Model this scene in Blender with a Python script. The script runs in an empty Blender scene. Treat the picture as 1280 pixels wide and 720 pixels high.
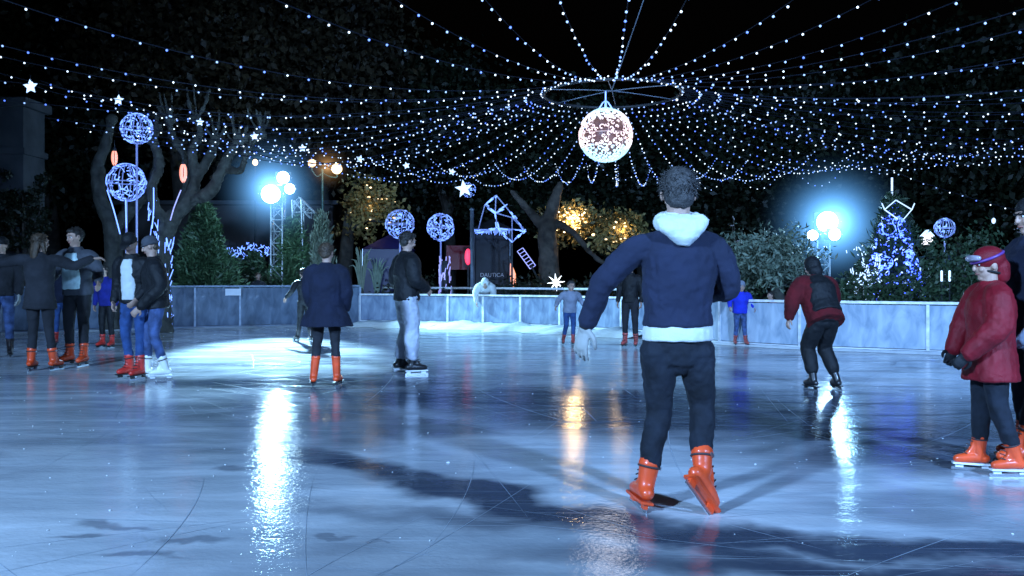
import bpy, bmesh, math, random
import numpy as np
from mathutils import Vector, Matrix, noise as mnoise
random.seed(7)
R = math.radians
sc = bpy.context.scene
C = sc.collection
F, HC, HY = 1108.0, 1.25, 348.0

def W(px, py, Y):
    return Vector(((px-640)/F*Y, Y, HC-(py-HY)/F*Y))
def G(px, py):
    Y = F*HC/(py-HY)
    return Vector(((px-640)/F*Y, Y, 0.0))

# ------------------------------------------------------------ materials
def nodes_of(m):
    m.use_nodes = True
    nt = m.node_tree
    return nt, nt.nodes, nt.links

def mat(name, col, rough=0.7, metal=0.0, var=0.25, vscale=8.0, bump=0.0, bscale=60.0, spec=0.5, sheen=0.0, coat=0.0, streak=None):
    m = bpy.data.materials.new(name)
    nt, N, L = nodes_of(m)
    b = N['Principled BSDF']
    tc = N.new('ShaderNodeTexCoord')
    mp = N.new('ShaderNodeMapping')
    L.new(tc.outputs['Object'], mp.inputs['Vector'])
    if streak: mp.inputs['Scale'].default_value = streak
    n = N.new('ShaderNodeTexNoise'); n.inputs['Scale'].default_value = vscale; n.inputs['Detail'].default_value = 5
    L.new(mp.outputs[0], n.inputs['Vector'])
    cr = N.new('ShaderNodeValToRGB')
    cr.color_ramp.elements[0].position = 0.3; cr.color_ramp.elements[1].position = 0.7
    lo = [max(0, c*(1-var)) for c in col]; hi = [min(1, c*(1+var)) for c in col]
    cr.color_ramp.elements[0].color = (*lo, 1); cr.color_ramp.elements[1].color = (*hi, 1)
    L.new(n.outputs['Fac'], cr.inputs['Fac']); L.new(cr.outputs[0], b.inputs['Base Color'])
    b.inputs['Roughness'].default_value = rough
    b.inputs['Metallic'].default_value = metal
    b.inputs['Specular IOR Level'].default_value = spec
    if sheen:
        b.inputs['Sheen Weight'].default_value = sheen
    if coat:
        b.inputs['Coat Weight'].default_value = coat; b.inputs['Coat Roughness'].default_value = 0.08
    if bump:
        n2 = N.new('ShaderNodeTexNoise'); n2.inputs['Scale'].default_value = bscale; n2.inputs['Detail'].default_value = 4
        L.new(tc.outputs['Object'], n2.inputs['Vector'])
        bp = N.new('ShaderNodeBump'); bp.inputs['Strength'].default_value = bump; bp.inputs['Distance'].default_value = 0.01
        L.new(n2.outputs['Fac'], bp.inputs['Height']); L.new(bp.outputs[0], b.inputs['Normal'])
    return m

def emis(name, col, strength, sample=False, base=(0.5, 0.5, 0.5)):
    m = bpy.data.materials.new(name)
    nt, N, L = nodes_of(m)
    b = N['Principled BSDF']
    b.inputs['Base Color'].default_value = (*base, 1)
    b.inputs['Roughness'].default_value = 0.4
    b.inputs['Emission Color'].default_value = (*col, 1)
    b.inputs['Emission Strength'].default_value = strength
    try: m.cycles.emission_sampling = 'AUTO' if sample else 'NONE'
    except Exception: pass
    return m

def leafmat(name, c1, c2, scale=1.2, trans=0.25):
    m = bpy.data.materials.new(name)
    nt, N, L = nodes_of(m)
    b = N['Principled BSDF']
    tc = N.new('ShaderNodeTexCoord'); n = N.new('ShaderNodeTexNoise')
    n.inputs['Scale'].default_value = scale; n.inputs['Detail'].default_value = 8; n.inputs['Roughness'].default_value = .75
    L.new(tc.outputs['Object'], n.inputs['Vector'])
    cr = N.new('ShaderNodeValToRGB')
    cr.color_ramp.elements[0].position = .35; cr.color_ramp.elements[1].position = .65
    cr.color_ramp.elements[0].color = (*c1, 1); cr.color_ramp.elements[1].color = (*c2, 1)
    L.new(n.outputs['Fac'], cr.inputs['Fac']); L.new(cr.outputs[0], b.inputs['Base Color'])
    b.inputs['Roughness'].default_value = .55
    b.inputs['Subsurface Weight'].default_value = 0.0
    return m

M = {}
M['bulb_white'] = emis('bulb_white', (0.66, 0.82, 1.0), 2.6)
M['bulb_pale'] = emis('bulb_pale', (0.26, 0.44, 1.0), 1.7)
M['bulb_blue'] = emis('bulb_blue', (0.05, 0.14, 1.0), 1.6)
M['wire'] = mat('wire', (0.012, 0.014, 0.022), .8, spec=.1)
M['net_blue'] = emis('net_blue', (0.13, 0.27, 1.0), 2.4)
M['net_white'] = emis('net_white', (0.42, 0.62, 1.0), 2.0)
M['net_dim'] = emis('net_dim', (0.08, 0.15, 0.8), 0.5)
M['tree_blue'] = emis('tree_blue', (0.045, 0.10, 1.0), 6.0)
M['net_violet'] = emis('net_violet', (0.33, 0.33, 1.0), 1.0)
M['warm'] = emis('warm', (1.0, 0.72, 0.38), 6.0)
M['warm_soft'] = emis('warm_soft', (1.0, 0.68, 0.3), 2.2)
M['flood'] = emis('flood', (0.5, 0.8, 1.0), 22.0)
M['globe'] = emis('globe', (1.0, 0.66, 0.34), 3.4)
M['red_lamp'] = emis('red_lamp', (1.0, 0.02, 0.09), 1.6)
M['red_glow'] = emis('red_glow', (0.5, 0.01, 0.05), 0.06, base=(.05, .005, .01))
M['flame'] = emis('flame', (1.0, 0.30, 0.14), 1.5)
M['steel'] = mat('steel', (0.45, 0.47, 0.5), .35, .9, bump=.1)
M['truss'] = mat('truss', (0.5, 0.52, 0.55), .4, .6)
M['dark_metal'] = mat('dark_metal', (0.03, 0.035, 0.04), .5, .3)
M['bark'] = mat('bark', (0.055, 0.055, 0.045), .9, var=.5, vscale=5, bump=.9, bscale=18)
M['bark_dark'] = mat('bark_dark', (0.06, 0.05, 0.04), .9, var=.5, vscale=5, bump=.8, bscale=18)
M['leaf_dark'] = leafmat('leaf_dark', (0.006, 0.010, 0.004), (0.024, 0.032, 0.013), .35)
M['leaf_brown'] = leafmat('leaf_brown', (0.018, 0.014, 0.008), (0.085, 0.065, 0.032), .5)
M['leaf_fir'] = leafmat('leaf_fir', (0.012, 0.034, 0.015), (0.055, 0.10, 0.045), 3)
M['leaf_firlit'] = leafmat('leaf_firlit', (0.03, 0.075, 0.03), (0.11, 0.19, 0.085), 3)  # lighter copy of leaf_fir, floodlight brightness put into the colour
M['leaf_olive'] = leafmat('leaf_olive', (0.07, 0.11, 0.08), (0.24, 0.30, 0.22), 2.5)
M['leaf_pale'] = leafmat('leaf_pale', (0.10, 0.13, 0.09), (0.25, 0.28, 0.2), 3)
M['leaf_gold'] = leafmat('leaf_gold', (0.12, 0.09, 0.03), (0.38, 0.30, 0.10), 3)
M['stone'] = mat('stone', (0.075, 0.085, 0.10), .9, var=.35, vscale=1.5, bump=.5, bscale=9)
M['asphalt'] = mat('asphalt', (0.045, 0.045, 0.05), .85, var=.3, vscale=3, bump=.4, bscale=50)
M['snow'] = mat('snow', (0.82, 0.87, 0.9), .7, var=.12, vscale=9, bump=.8, bscale=22)
M['white_paint'] = mat('white_paint', (0.72, 0.76, 0.8), .4, var=.08, vscale=6, bump=.1)
M['skin'] = mat('skin', (0.40, 0.25, 0.19), .55, var=.1, vscale=12, bump=.1, bscale=90)
M['hair_dark'] = mat('hair_dark', (0.02, 0.016, 0.014), .55, var=.5, vscale=30, bump=.8, bscale=90)
M['hair_ash'] = mat('hair_ash', (0.035, 0.033, 0.033), .6, var=.5, vscale=40, bump=.8, bscale=110)
M['hair_brown'] = mat('hair_brown', (0.06, 0.038, 0.022), .55, var=.5, vscale=30, bump=.8, bscale=90)
M['eye_white'] = mat('eye_white', (0.6, 0.6, 0.6), .2, var=.02)
M['eye_dark'] = mat('eye_dark', (0.02, 0.015, 0.012), .2, var=.02)
M['lip'] = mat('lip', (0.32, 0.13, 0.11), .5, var=.05)
def cloth(name, c, rough=.85, var=.22, vs=5, bump=.45, bs=160, sheen=.02, coat=0):
    M[name] = mat(name, c, rough, 0, var, vs, bump, bs, .3, sheen, coat); return M[name]
cloth('navy', (0.013, 0.018, 0.043), bump=.6, bs=240)
cloth('denim_black', (0.008, 0.011, 0.018), var=.6, vs=7)
cloth('denim_blue', (0.025, 0.065, 0.19), var=.4, vs=8)
cloth('denim_faded', (0.05, 0.085, 0.20), var=.7, vs=7)
cloth('grey_sweat', (0.42, 0.45, 0.52), var=.2)
cloth('charcoal', (0.018, 0.019, 0.024), var=.4)
cloth('black_cloth', (0.006, 0.007, 0.009), var=.4, rough=.6)
cloth('coat_blueblack', (0.007, 0.010, 0.026), var=.3)
cloth('white_cloth', (0.56, 0.60, 0.60), var=.08)
cloth('teal_white', (0.55, 0.72, 0.74), var=.15)
cloth('blue_bright', (0.02, 0.04, 0.55), var=.2)
cloth('blue_deep', (0.012, 0.02, 0.20), var=.3)
cloth('red_coat', (0.17, 0.003, 0.010), var=.25, rough=.5)
cloth('red_dark', (0.09, 0.003, 0.006), var=.35)
cloth('grey_pale', (0.22, 0.25, 0.32), var=.25)
cloth('grey_knit', (0.06, 0.065, 0.08), var=.3)
cloth('glove_pale', (0.33, 0.34, 0.33), var=.12)
cloth('olive_cloth', (0.06, 0.07, 0.05), var=.3)
M['boot_orange'] = mat('boot_orange', (0.75, 0.075, 0.018), .38, 0, .18, 9, .1, 40, .5, 0, .3)
M['boot_red'] = mat('boot_red', (0.62, 0.035, 0.025), .38, 0, .18, 9, .1, 40, .5, 0, .3)
M['boot_white'] = mat('boot_white', (0.75, 0.78, 0.76), .4, 0, .08, 9, .1, 40, .5, 0, .3)
M['boot_black'] = mat('boot_black', (0.012, 0.012, 0.014), .4, 0, .2, 9, .1, 40, .5, 0, .3)
M['boot_pink'] = mat('boot_pink', (0.5, 0.09, 0.08), .4, 0, .2, 9)
M['lace'] = mat('lace', (0.05, 0.03, 0.03), .8)
M['lace_white'] = mat('lace_white', (0.6, 0.6, 0.6), .8)
M['blade'] = mat('blade', (0.7, 0.72, 0.75), .25, .9, var=.05)
M['tarp'] = mat('tarp', (0.02, 0.022, 0.03), .7, var=.4, vscale=3)
M['tarp_blue'] = emis('tarp_blue', (0.02, 0.02, 0.35), 0.03, base=(0.01, 0.01, 0.06))
M['letters'] = emis('letters', (0.5, 0.56, 0.75), .07, base=(.3, .3, .35))
M['goggle'] = mat('goggle', (0.55, 0.5, 0.6), .1, .5)
M['purple'] = mat('purple', (0.12, 0.04, 0.22), .4)

# ------------------------------------------------------------ mesh helpers
def link_mesh(name, me, m, parent=None, smooth=False):
    o = bpy.data.objects.new(name, me); C.objects.link(o)
    if m is not None: me.materials.append(m)
    if parent is not None: o.parent = parent
    if smooth:
        me.polygons.foreach_set('use_smooth', [True]*len(me.polygons))
    return o
def obj(name, bm, m, parent=None, smooth=False):
    me = bpy.data.meshes.new(name); bm.normal_update(); bm.to_mesh(me); bm.free()
    return link_mesh(name, me, m, parent, smooth)
def tag(o, label, cat, group=None, kind=None):
    if label: o['label'] = label
    if cat: o['category'] = cat
    if group: o['group'] = group
    if kind: o['kind'] = kind
    return o
def thing(name, label, cat, loc, rz=0, group=None):
    o = bpy.data.objects.new(name, None); C.objects.link(o); o.empty_display_size = .2
    o.location = loc; o.rotation_euler = (0, 0, rz)
    return tag(o, label, cat, group)
def NB(): return bmesh.new()

def box(bm, c, s, rot=None):
    mt = Matrix.Translation(Vector(c)) @ ((rot.to_4x4()) if rot is not None else Matrix.Identity(4)) @ Matrix.Diagonal((s[0], s[1], s[2], 1))
    bmesh.ops.create_cube(bm, size=1, matrix=mt)

def frame(d):
    d = d.normalized()
    a = Vector((0, 0, 1)) if abs(d.z) < .9 else Vector((0, 1, 0))
    u = d.cross(a).normalized(); v = u.cross(d).normalized()
    return u, v
def loft(bm, rings, seg=14, cap=True):
    """rings: (centre, U, V) ellipse half-axes"""
    vs = []
    for c, U, V in rings:
        vs.append([bm.verts.new(c+U*math.cos(2*math.pi*i/seg)+V*math.sin(2*math.pi*i/seg)) for i in range(seg)])
    for a, b in zip(vs, vs[1:]):
        for i in range(seg):
            j = (i+1) % seg
            bm.faces.new((a[i], a[j], b[j], b[i]))
    if cap:
        bm.faces.new(list(reversed(vs[0]))); bm.faces.new(vs[-1])
def dense(pts, rad, n):
    P = [Vector(p) for p in pts]; r = list(rad)
    if n <= 1 or len(P) < 3: return P, r
    op, orr = [], []
    for i in range(len(P)-1):
        p0 = P[max(i-1, 0)]; p1 = P[i]; p2 = P[i+1]; p3 = P[min(i+2, len(P)-1)]
        for k in range(n):
            t = k/n
            q = .5*((2*p1)+(p2-p0)*t+(2*p0-5*p1+4*p2-p3)*t*t+(-p0+3*p1-3*p2+p3)*t**3)
            op.append(q); orr.append(r[i]*(1-t)+r[i+1]*t)
    op.append(P[-1]); orr.append(r[-1])
    return op, orr
def tube(bm, pts, rad, seg=10, n=4, round_ends=True, lat=None, flat=1.0):
    """limb: circular (or flattened by `flat` across lat) tube with rounded ends"""
    if not hasattr(rad, '__len__'): rad = [rad]*len(pts)
    P, r = dense(pts, rad, n)
    rings = []
    T = []
    for i in range(len(P)):
        d = P[min(i+1, len(P)-1)]-P[max(i-1, 0)]
        T.append(d.normalized() if d.length > 1e-7 else Vector((0, 0, 1)))
    u = Vector(lat) if lat is not None else frame(T[0])[0]
    for i in range(len(P)):
        u = (u-T[i]*u.dot(T[i])).normalized(); v = T[i].cross(u)
        if i == 0 and round_ends:
            rings.append((P[0]-T[0]*r[0]*.95, u*r[0]*.25, v*r[0]*.25*flat))
            rings.append((P[0]-T[0]*r[0]*.6, u*r[0]*.78, v*r[0]*.78*flat))
        rings.append((P[i], u*r[i], v*r[i]*flat))
        if i == len(P)-1 and round_ends:
            rings.append((P[i]+T[i]*r[i]*.6, u*r[i]*.78, v*r[i]*.78*flat))
            rings.append((P[i]+T[i]*r[i]*.95, u*r[i]*.25, v*r[i]*.25*flat))
    loft(bm, rings, seg)
def rod(bm, a, b, r, seg=6):
    tube(bm, [a, b], [r, r], seg, 1, False)
def ell(bm, c, s, rot=None, seg=14):
    mt = Matrix.Translation(Vector(c)) @ ((rot.to_4x4()) if rot is not None else Matrix.Identity(4)) @ Matrix.Diagonal((s[0], s[1], s[2], 1))
    bmesh.ops.create_uvsphere(bm, u_segments=seg, v_segments=max(8, seg*2//3), radius=1, matrix=mt)
def torus(bm, c, R0, r, ax=Vector((0, 0, 1)), seg=28, rs=8, squash=1.0):
    u, v = frame(ax); c = Vector(c); vs = []
    for i in range(seg):
        a = 2*math.pi*i/seg; d = u*math.cos(a)+v*math.sin(a)*squash
        ring = [bm.verts.new(c+d*(R0+r*math.cos(2*math.pi*k/rs))+ax.normalized()*r*math.sin(2*math.pi*k/rs)) for k in range(rs)]
        vs.append(ring)
    for i in range(seg):
        a, b = vs[i], vs[(i+1) % seg]
        for k in range(rs):
            bm.faces.new((a[k], a[(k+1) % rs], b[(k+1) % rs], b[k]))

_tex = {}
def clouds(size):
    if size not in _tex:
        t = bpy.data.textures.new('folds', 'CLOUDS'); t.noise_scale = size; t.noise_depth = 3; _tex[size] = t
    return _tex[size]
def fuse(name, bm, m, parent, voxel=.012, smooth=4, fold=None, zcut=None):
    """union of the overlapping volumes in bm into ONE continuous surface"""
    bmesh.ops.recalc_face_normals(bm, faces=bm.faces)
    me = bpy.data.meshes.new(name+'_src'); bm.to_mesh(me); bm.free()
    o = bpy.data.objects.new(name+'_src', me); C.objects.link(o)
    md = o.modifiers.new('r', 'REMESH'); md.mode = 'VOXEL'; md.voxel_size = voxel
    if smooth:
        s = o.modifiers.new('s', 'SMOOTH'); s.factor = .5; s.iterations = smooth
    if fold:
        for st, sz in (fold if isinstance(fold, list) else [fold]):
            d = o.modifiers.new('d', 'DISPLACE'); d.texture = clouds(sz); d.strength = st; d.mid_level = .42
            d.texture_coords = 'LOCAL'
    dg = bpy.context.evaluated_depsgraph_get()
    nm = bpy.data.meshes.new_from_object(o.evaluated_get(dg))
    bpy.data.objects.remove(o); bpy.data.meshes.remove(me)
    nm.name = name
    nm.materials.clear()
    return link_mesh(name, nm, m, parent, True)

def mesh_np(name, verts, faces4, m, parent=None):
    me = bpy.data.meshes.new(name)
    nv, nf = len(verts), len(faces4)
    me.vertices.add(nv); me.vertices.foreach_set('co', np.asarray(verts, dtype=np.float32).ravel())
    k = faces4.shape[1]
    me.loops.add(nf*k); me.loops.foreach_set('vertex_index', faces4.astype(np.int32).ravel())
    me.polygons.add(nf)
    me.polygons.foreach_set('loop_start', np.arange(0, nf*k, k, dtype=np.int32))
    me.polygons.foreach_set('loop_total', np.full(nf, k, dtype=np.int32))
    me.update(calc_edges=True); me.validate()
    return link_mesh(name, me, m, parent)

rng = np.random.default_rng(11)
def leaves(centers, spread, per, size, elong=2.0, dirs=None):
    """rhombic leaves scattered round each centre; returns verts, faces"""
    c = np.repeat(np.asarray(centers, dtype=float), per, axis=0)
    n = len(c)
    p = c + rng.normal(0, 1, (n, 3))*spread
    if dirs is None:
        a = rng.normal(0, 1, (n, 3))
    else:
        a = np.repeat(np.asarray(dirs, dtype=float), per, axis=0)+rng.normal(0, .45, (n, 3))
    a /= np.linalg.norm(a, axis=1)[:, None]
    b = np.cross(a, rng.normal(0, 1, (n, 3))); b /= np.linalg.norm(b, axis=1)[:, None]
    s = size*rng.uniform(.6, 1.3, n)[:, None]
    v = np.stack([p-a*s*.5*elong, p+b*s*.5, p+a*s*.5*elong, p-b*s*.5], axis=1).reshape(-1, 3)
    f = np.arange(n*4).reshape(-1, 4)
    return v, f

# ------------------------------------------------------------ camera + world
cam = bpy.data.cameras.new('camera'); co = bpy.data.objects.new('camera', cam); C.objects.link(co)
co.location = (0, 0, HC); co.rotation_euler = (R(90), 0, 0)
cam.sensor_width = 36; cam.lens = 36*F/1280; cam.shift_y = (HY-360)/1280
cam.clip_end = 2000; cam.clip_start = .05
sc.camera = co
w = bpy.data.worlds.new('World'); sc.world = w; w.use_nodes = True
nt = w.node_tree; bg = nt.nodes['Background']
sky = nt.nodes.new('ShaderNodeTexSky'); sky.sky_type = 'NISHITA'; sky.sun_disc = False
sky.sun_elevation = R(-4); sky.sun_rotation = R(140)
nt.links.new(sky.outputs[0], bg.inputs['Color']); bg.inputs['Strength'].default_value = 0.035
sc.view_settings.view_transform = 'Standard'; sc.view_settings.look = 'None'
sc.view_settings.exposure = 0; sc.view_settings.gamma = 1
cy = sc.cycles
cy.use_denoising = True
cy.max_bounces = 6; cy.diffuse_bounces = 2; cy.glossy_bounces = 3; cy.volume_bounces = 0
cy.sample_clamp_indirect = 6; cy.caustics_reflective = False; cy.caustics_refractive = False
try: cy.denoising_prefilter = 'ACCURATE'
except Exception: pass

# ------------------------------------------------------------ lamps
def spot(name, loc, target, energy, col, size_deg, radius, blend=.6):
    l = bpy.data.lights.new(name, 'SPOT'); l.energy = energy; l.color = col
    l.spot_size = R(size_deg); l.spot_blend = blend; l.shadow_soft_size = radius
    o = bpy.data.objects.new(name, l); C.objects.link(o); o.location = loc
    o.rotation_euler = (Vector(target)-Vector(loc)).to_track_quat('-Z', 'Y').to_euler()
    return o
def point(name, loc, energy, col, radius=.15):
    l = bpy.data.lights.new(name, 'POINT'); l.energy = energy; l.color = col; l.shadow_soft_size = radius
    o = bpy.data.objects.new(name, l); C.objects.link(o); o.location = loc; return o
BL = (0.42, 0.66, 1.0)
FL = W(340, 243, 24.6); FR = W(1033, 280, 21.5)
spot('flood_beam', FL+Vector((.1, -.5, 0)), (-3.4, 15.5, 0), 160, (0.40, .72, 1), 80, .2)
spot('flood_beam', W(354, 222, 24.6)+Vector((0, -.4, 0)), (-4.2, 15.6, 0), 90000, (.40, .74, 1), 23, .15, 1.0)
spot('flood_beam', W(362, 236, 24.7)+Vector((0, -.4, 0)), (.3, 21.2, 0), 9000, (.34, .7, 1), 40, .3, .9)
spot('flood_beam', FR+Vector((-.1, -.5, 0)), (5.5, 12, 0), 220, (0.38, .66, 1), 115, .18)
spot('flood_beam', (-8.5, -5, 6.5), (-.8, 9, 0), 19000, (.31, .57, 1.0), 82, .5, .8)
spot('flood_beam', (7.5, -6, 6.8), (3.5, 18, .5), 21000, (.27, .52, 1.0), 60, .5)
point('flood_spill', FL+Vector((.2, -.9, .3)), 130, (.4, .75, 1), .2)
point('flood_spill', FR+Vector((0, -.9, .3)), 120, (.35, .7, 1), .2)

# ------------------------------------------------------------ the setting
edge_px = [(-420, 452), (0, 417), (185, 411.5), (300, 409), (450, 406), (560, 408), (700, 413), (820, 421), (900, 430), (1000, 436), (1160, 442), (1300, 447), (1750, 480)]
E = [G(x, y) for x, y in edge_px]
poly = [Vector((-9, -14, 0)), Vector((-17, 3, 0))]+E+[Vector((13, 4, 0)), Vector((10, -12, 0))]
bm = NB()
top = [bm.verts.new(p) for p in poly]
bot = [bm.verts.new(p+Vector((0, 0, -.055))) for p in poly]
bm.faces.new(list(reversed(top)))
for i in range(len(top)):
    j = (i+1) % len(top); bm.faces.new((top[i], top[j], bot[j], bot[i]))
bmesh.ops.recalc_face_normals(bm, faces=bm.faces)

def ice_material():
    m = bpy.data.materials.new('ice'); nt, N, L = nodes_of(m); b = N['Principled BSDF']
    tc = N.new('ShaderNodeTexCoord')
    def math_(op, a, c=None, clamp=False):
        n = N.new('ShaderNodeMath'); n.operation = op; n.use_clamp = clamp
        for i, x in enumerate((a, c)):
            if x is None: continue
            if isinstance(x, (int, float)): n.inputs[i].default_value = x
            else: L.new(x, n.inputs[i])
        return n.outputs[0]
    def noise(scale, sx=1, sy=1, rot=0, detail=5, rough=.6, dist=0):
        mp = N.new('ShaderNodeMapping'); mp.inputs['Scale'].default_value = (sx, sy, 1); mp.inputs['Rotation'].default_value = (0, 0, R(rot))
        L.new(tc.outputs['Object'], mp.inputs['Vector'])
        n = N.new('ShaderNodeTexNoise'); n.inputs['Scale'].default_value = scale; n.inputs['Detail'].default_value = detail
        n.inputs['Roughness'].default_value = rough; n.inputs['Distortion'].default_value = dist
        L.new(mp.outputs[0], n.inputs['Vector']); return n.outputs['Fac']
    def ramp(x, a, c, v0=0., v1=1.):
        n = N.new('ShaderNodeMapRange'); n.interpolation_type = 'SMOOTHSTEP'
        n.inputs['From Min'].default_value = a; n.inputs['From Max'].default_value = c
        n.inputs['To Min'].default_value = v0; n.inputs['To Max'].default_value = v1
        L.new(x, n.inputs['Value']); return n.outputs[0]
    def patch(c, half, rot, soft=.5):
        """elliptical dark patch, warped by noise"""
        mp = N.new('ShaderNodeMapping'); mp.vector_type = 'TEXTURE'
        mp.inputs['Location'].default_value = (c[0], c[1], 0); mp.inputs['Rotation'].default_value = (0, 0, R(rot))
        mp.inputs['Scale'].default_value = (half[0], half[1], 1)
        L.new(warp, mp.inputs['Vector'])
        ln = N.new('ShaderNodeVectorMath'); ln.operation = 'LENGTH'; L.new(mp.outputs[0], ln.inputs[0])
        return ramp(ln.outputs['Value'], 1-soft, 1+soft, 1., 0.)
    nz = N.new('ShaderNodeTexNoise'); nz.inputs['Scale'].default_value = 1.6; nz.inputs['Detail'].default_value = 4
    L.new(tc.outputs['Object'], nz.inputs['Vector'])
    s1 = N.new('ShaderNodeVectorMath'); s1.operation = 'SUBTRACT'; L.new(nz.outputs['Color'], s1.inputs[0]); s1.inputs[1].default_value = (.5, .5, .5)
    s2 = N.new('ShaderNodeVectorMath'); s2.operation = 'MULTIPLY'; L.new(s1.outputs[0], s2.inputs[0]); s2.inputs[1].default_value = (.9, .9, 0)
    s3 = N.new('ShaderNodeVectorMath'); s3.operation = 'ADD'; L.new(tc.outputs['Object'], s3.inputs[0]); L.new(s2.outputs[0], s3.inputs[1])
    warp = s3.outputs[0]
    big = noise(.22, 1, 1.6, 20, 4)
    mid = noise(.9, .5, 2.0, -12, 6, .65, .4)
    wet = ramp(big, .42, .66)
    patches = [  # darker, smoother bands first, then melt water puddles seen on the surface
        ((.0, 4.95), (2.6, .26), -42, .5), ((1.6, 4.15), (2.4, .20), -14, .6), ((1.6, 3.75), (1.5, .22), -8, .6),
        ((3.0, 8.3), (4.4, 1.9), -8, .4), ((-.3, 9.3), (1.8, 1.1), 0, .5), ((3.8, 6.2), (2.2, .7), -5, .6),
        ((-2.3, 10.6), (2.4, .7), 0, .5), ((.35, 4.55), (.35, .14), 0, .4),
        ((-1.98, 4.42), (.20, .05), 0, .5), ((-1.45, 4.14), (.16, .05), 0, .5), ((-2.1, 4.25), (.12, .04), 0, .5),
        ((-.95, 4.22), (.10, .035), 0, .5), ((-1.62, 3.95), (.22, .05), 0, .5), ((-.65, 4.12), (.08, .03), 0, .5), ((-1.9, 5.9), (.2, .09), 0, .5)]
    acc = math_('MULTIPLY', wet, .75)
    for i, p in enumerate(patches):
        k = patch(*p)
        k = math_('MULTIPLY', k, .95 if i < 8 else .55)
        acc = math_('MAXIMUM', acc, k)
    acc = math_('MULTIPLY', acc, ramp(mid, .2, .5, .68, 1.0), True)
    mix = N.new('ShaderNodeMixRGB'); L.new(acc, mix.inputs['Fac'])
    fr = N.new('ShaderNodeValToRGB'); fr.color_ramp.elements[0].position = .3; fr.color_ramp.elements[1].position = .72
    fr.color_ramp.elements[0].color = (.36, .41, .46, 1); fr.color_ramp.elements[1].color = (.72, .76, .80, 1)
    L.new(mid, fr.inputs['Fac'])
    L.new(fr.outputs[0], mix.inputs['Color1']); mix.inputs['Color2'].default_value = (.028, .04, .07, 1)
    # skate scratches: thin pale lines in three directions
    scr = None
    for rot, sx in ((25, 1), (-35, 1), (80, 1.2), (5, .8)):
        n = noise(14, .05, 3.2*sx, rot, 2, .5, .25)
        k = ramp(n, .66, .72)
        scr = k if scr is None else math_('MAXIMUM', scr, k)
    scr = math_('MULTIPLY', scr, ramp(noise(.7, 1, 1, 50, 3), .4, .65), True)
    mix2 = N.new('ShaderNodeMixRGB'); L.new(math_('MULTIPLY', scr, .28), mix2.inputs['Fac'])
    L.new(mix.outputs[0], mix2.inputs['Color1']); mix2.inputs['Color2'].default_value = (.65, .72, .8, 1)
    L.new(mix2.outputs[0], b.inputs['Base Color'])
    fine = noise(38, 1, 1, 0, 3)
    r = math_('ADD', math_('MULTIPLY', acc, -.22), .38)
    L.new(r, b.inputs['Roughness'])
    b.inputs['IOR'].default_value = 1.31; b.inputs['Specular IOR Level'].default_value = 0
    L.new(ramp(noise(1.1, .55, 2.6, 8, 6, .7, .6), .34, .54, .35, 1.0), b.inputs['Coat Weight']); b.inputs['Coat IOR'].default_value = 1.36
    cr_ = math_('ADD', math_('MULTIPLY', ramp(mid, .35, .65), .045), .022)
    cr_ = math_('ADD', cr_, math_('MULTIPLY', scr, .08))
    L.new(cr_, b.inputs['Coat Roughness'])
    h = math_('ADD', math_('MULTIPLY', noise(7, 1, 1, 0, 3), .36), math_('MULTIPLY', noise(30, 1, 1, 30, 3), .24))
    h = math_('ADD', h, math_('MULTIPLY', noise(1.3, 1, 1, 60, 2), .6))
    h = math_('ADD', h, math_('MULTIPLY', scr, -.03))
    bp = N.new('ShaderNodeBump'); bp.inputs['Strength'].default_value = .5; bp.inputs['Distance'].default_value = .014
    L.new(h, bp.inputs['Height'])
    L.new(bp.outputs[0], b.inputs['Normal']); L.new(bp.outputs[0], b.inputs['Coat Normal'])
    return m
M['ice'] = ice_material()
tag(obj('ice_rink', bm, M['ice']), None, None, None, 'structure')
bm = NB()
vs = [bm.verts.new(p) for p in ((-900, -300, -.06), (900, -300, -.06), (900, 1500, -.06), (-900, 1500, -.06))]
bm.faces.new(vs); tag(obj('ground', bm, M['asphalt']), None, None, None, 'structure')

# snow swept along the rim
def along(P, step):
    out = []
    for a, b in zip(P, P[1:]):
        n = max(1, int((b-a).length/step))
        for k in range(n): out.append(a.lerp(b, k/n))
    out.append(P[-1]); return out
def inward(P, i):
    d = (P[min(i+1, len(P)-1)]-P[max(i-1, 0)]).normalized()
    return Vector((d.y, -d.x, 0))
def rim(name, P, wd, ht):
    Q = along(P, .12); bm = NB(); prev = None
    for i, p in enumerate(Q):
        n = inward(Q, i)
        j = mnoise.noise(p*2.2)*.5+.75
        k = mnoise.noise(p*7)*.25
        row = [bm.verts.new(p+n*.03+Vector((0, 0, .002))), bm.verts.new(p+n*.035+Vector((0, 0, ht*(j+k)))),
               bm.verts.new(p+n*(wd*.45*j+.03)+Vector((0, 0, ht*.7*(j-k)))), bm.verts.new(p+n*(wd*j+.05)+Vector((0, 0, .003)))]
        if prev:
            for a in range(3): bm.faces.new((prev[a], row[a], row[a+1], prev[a+1]))
        prev = row
    bmesh.ops.recalc_face_normals(bm, faces=bm.faces)
    o = obj(name, bm, M['snow'], None, True); tag(o, None, None, None, 'structure'); return o
rim('snow_edge', E[1:5], .35, .04)
rim('snow_edge', E[4:8], 1.5, .17)
rim('snow_edge', E[7:13], .22, .05)

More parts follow.
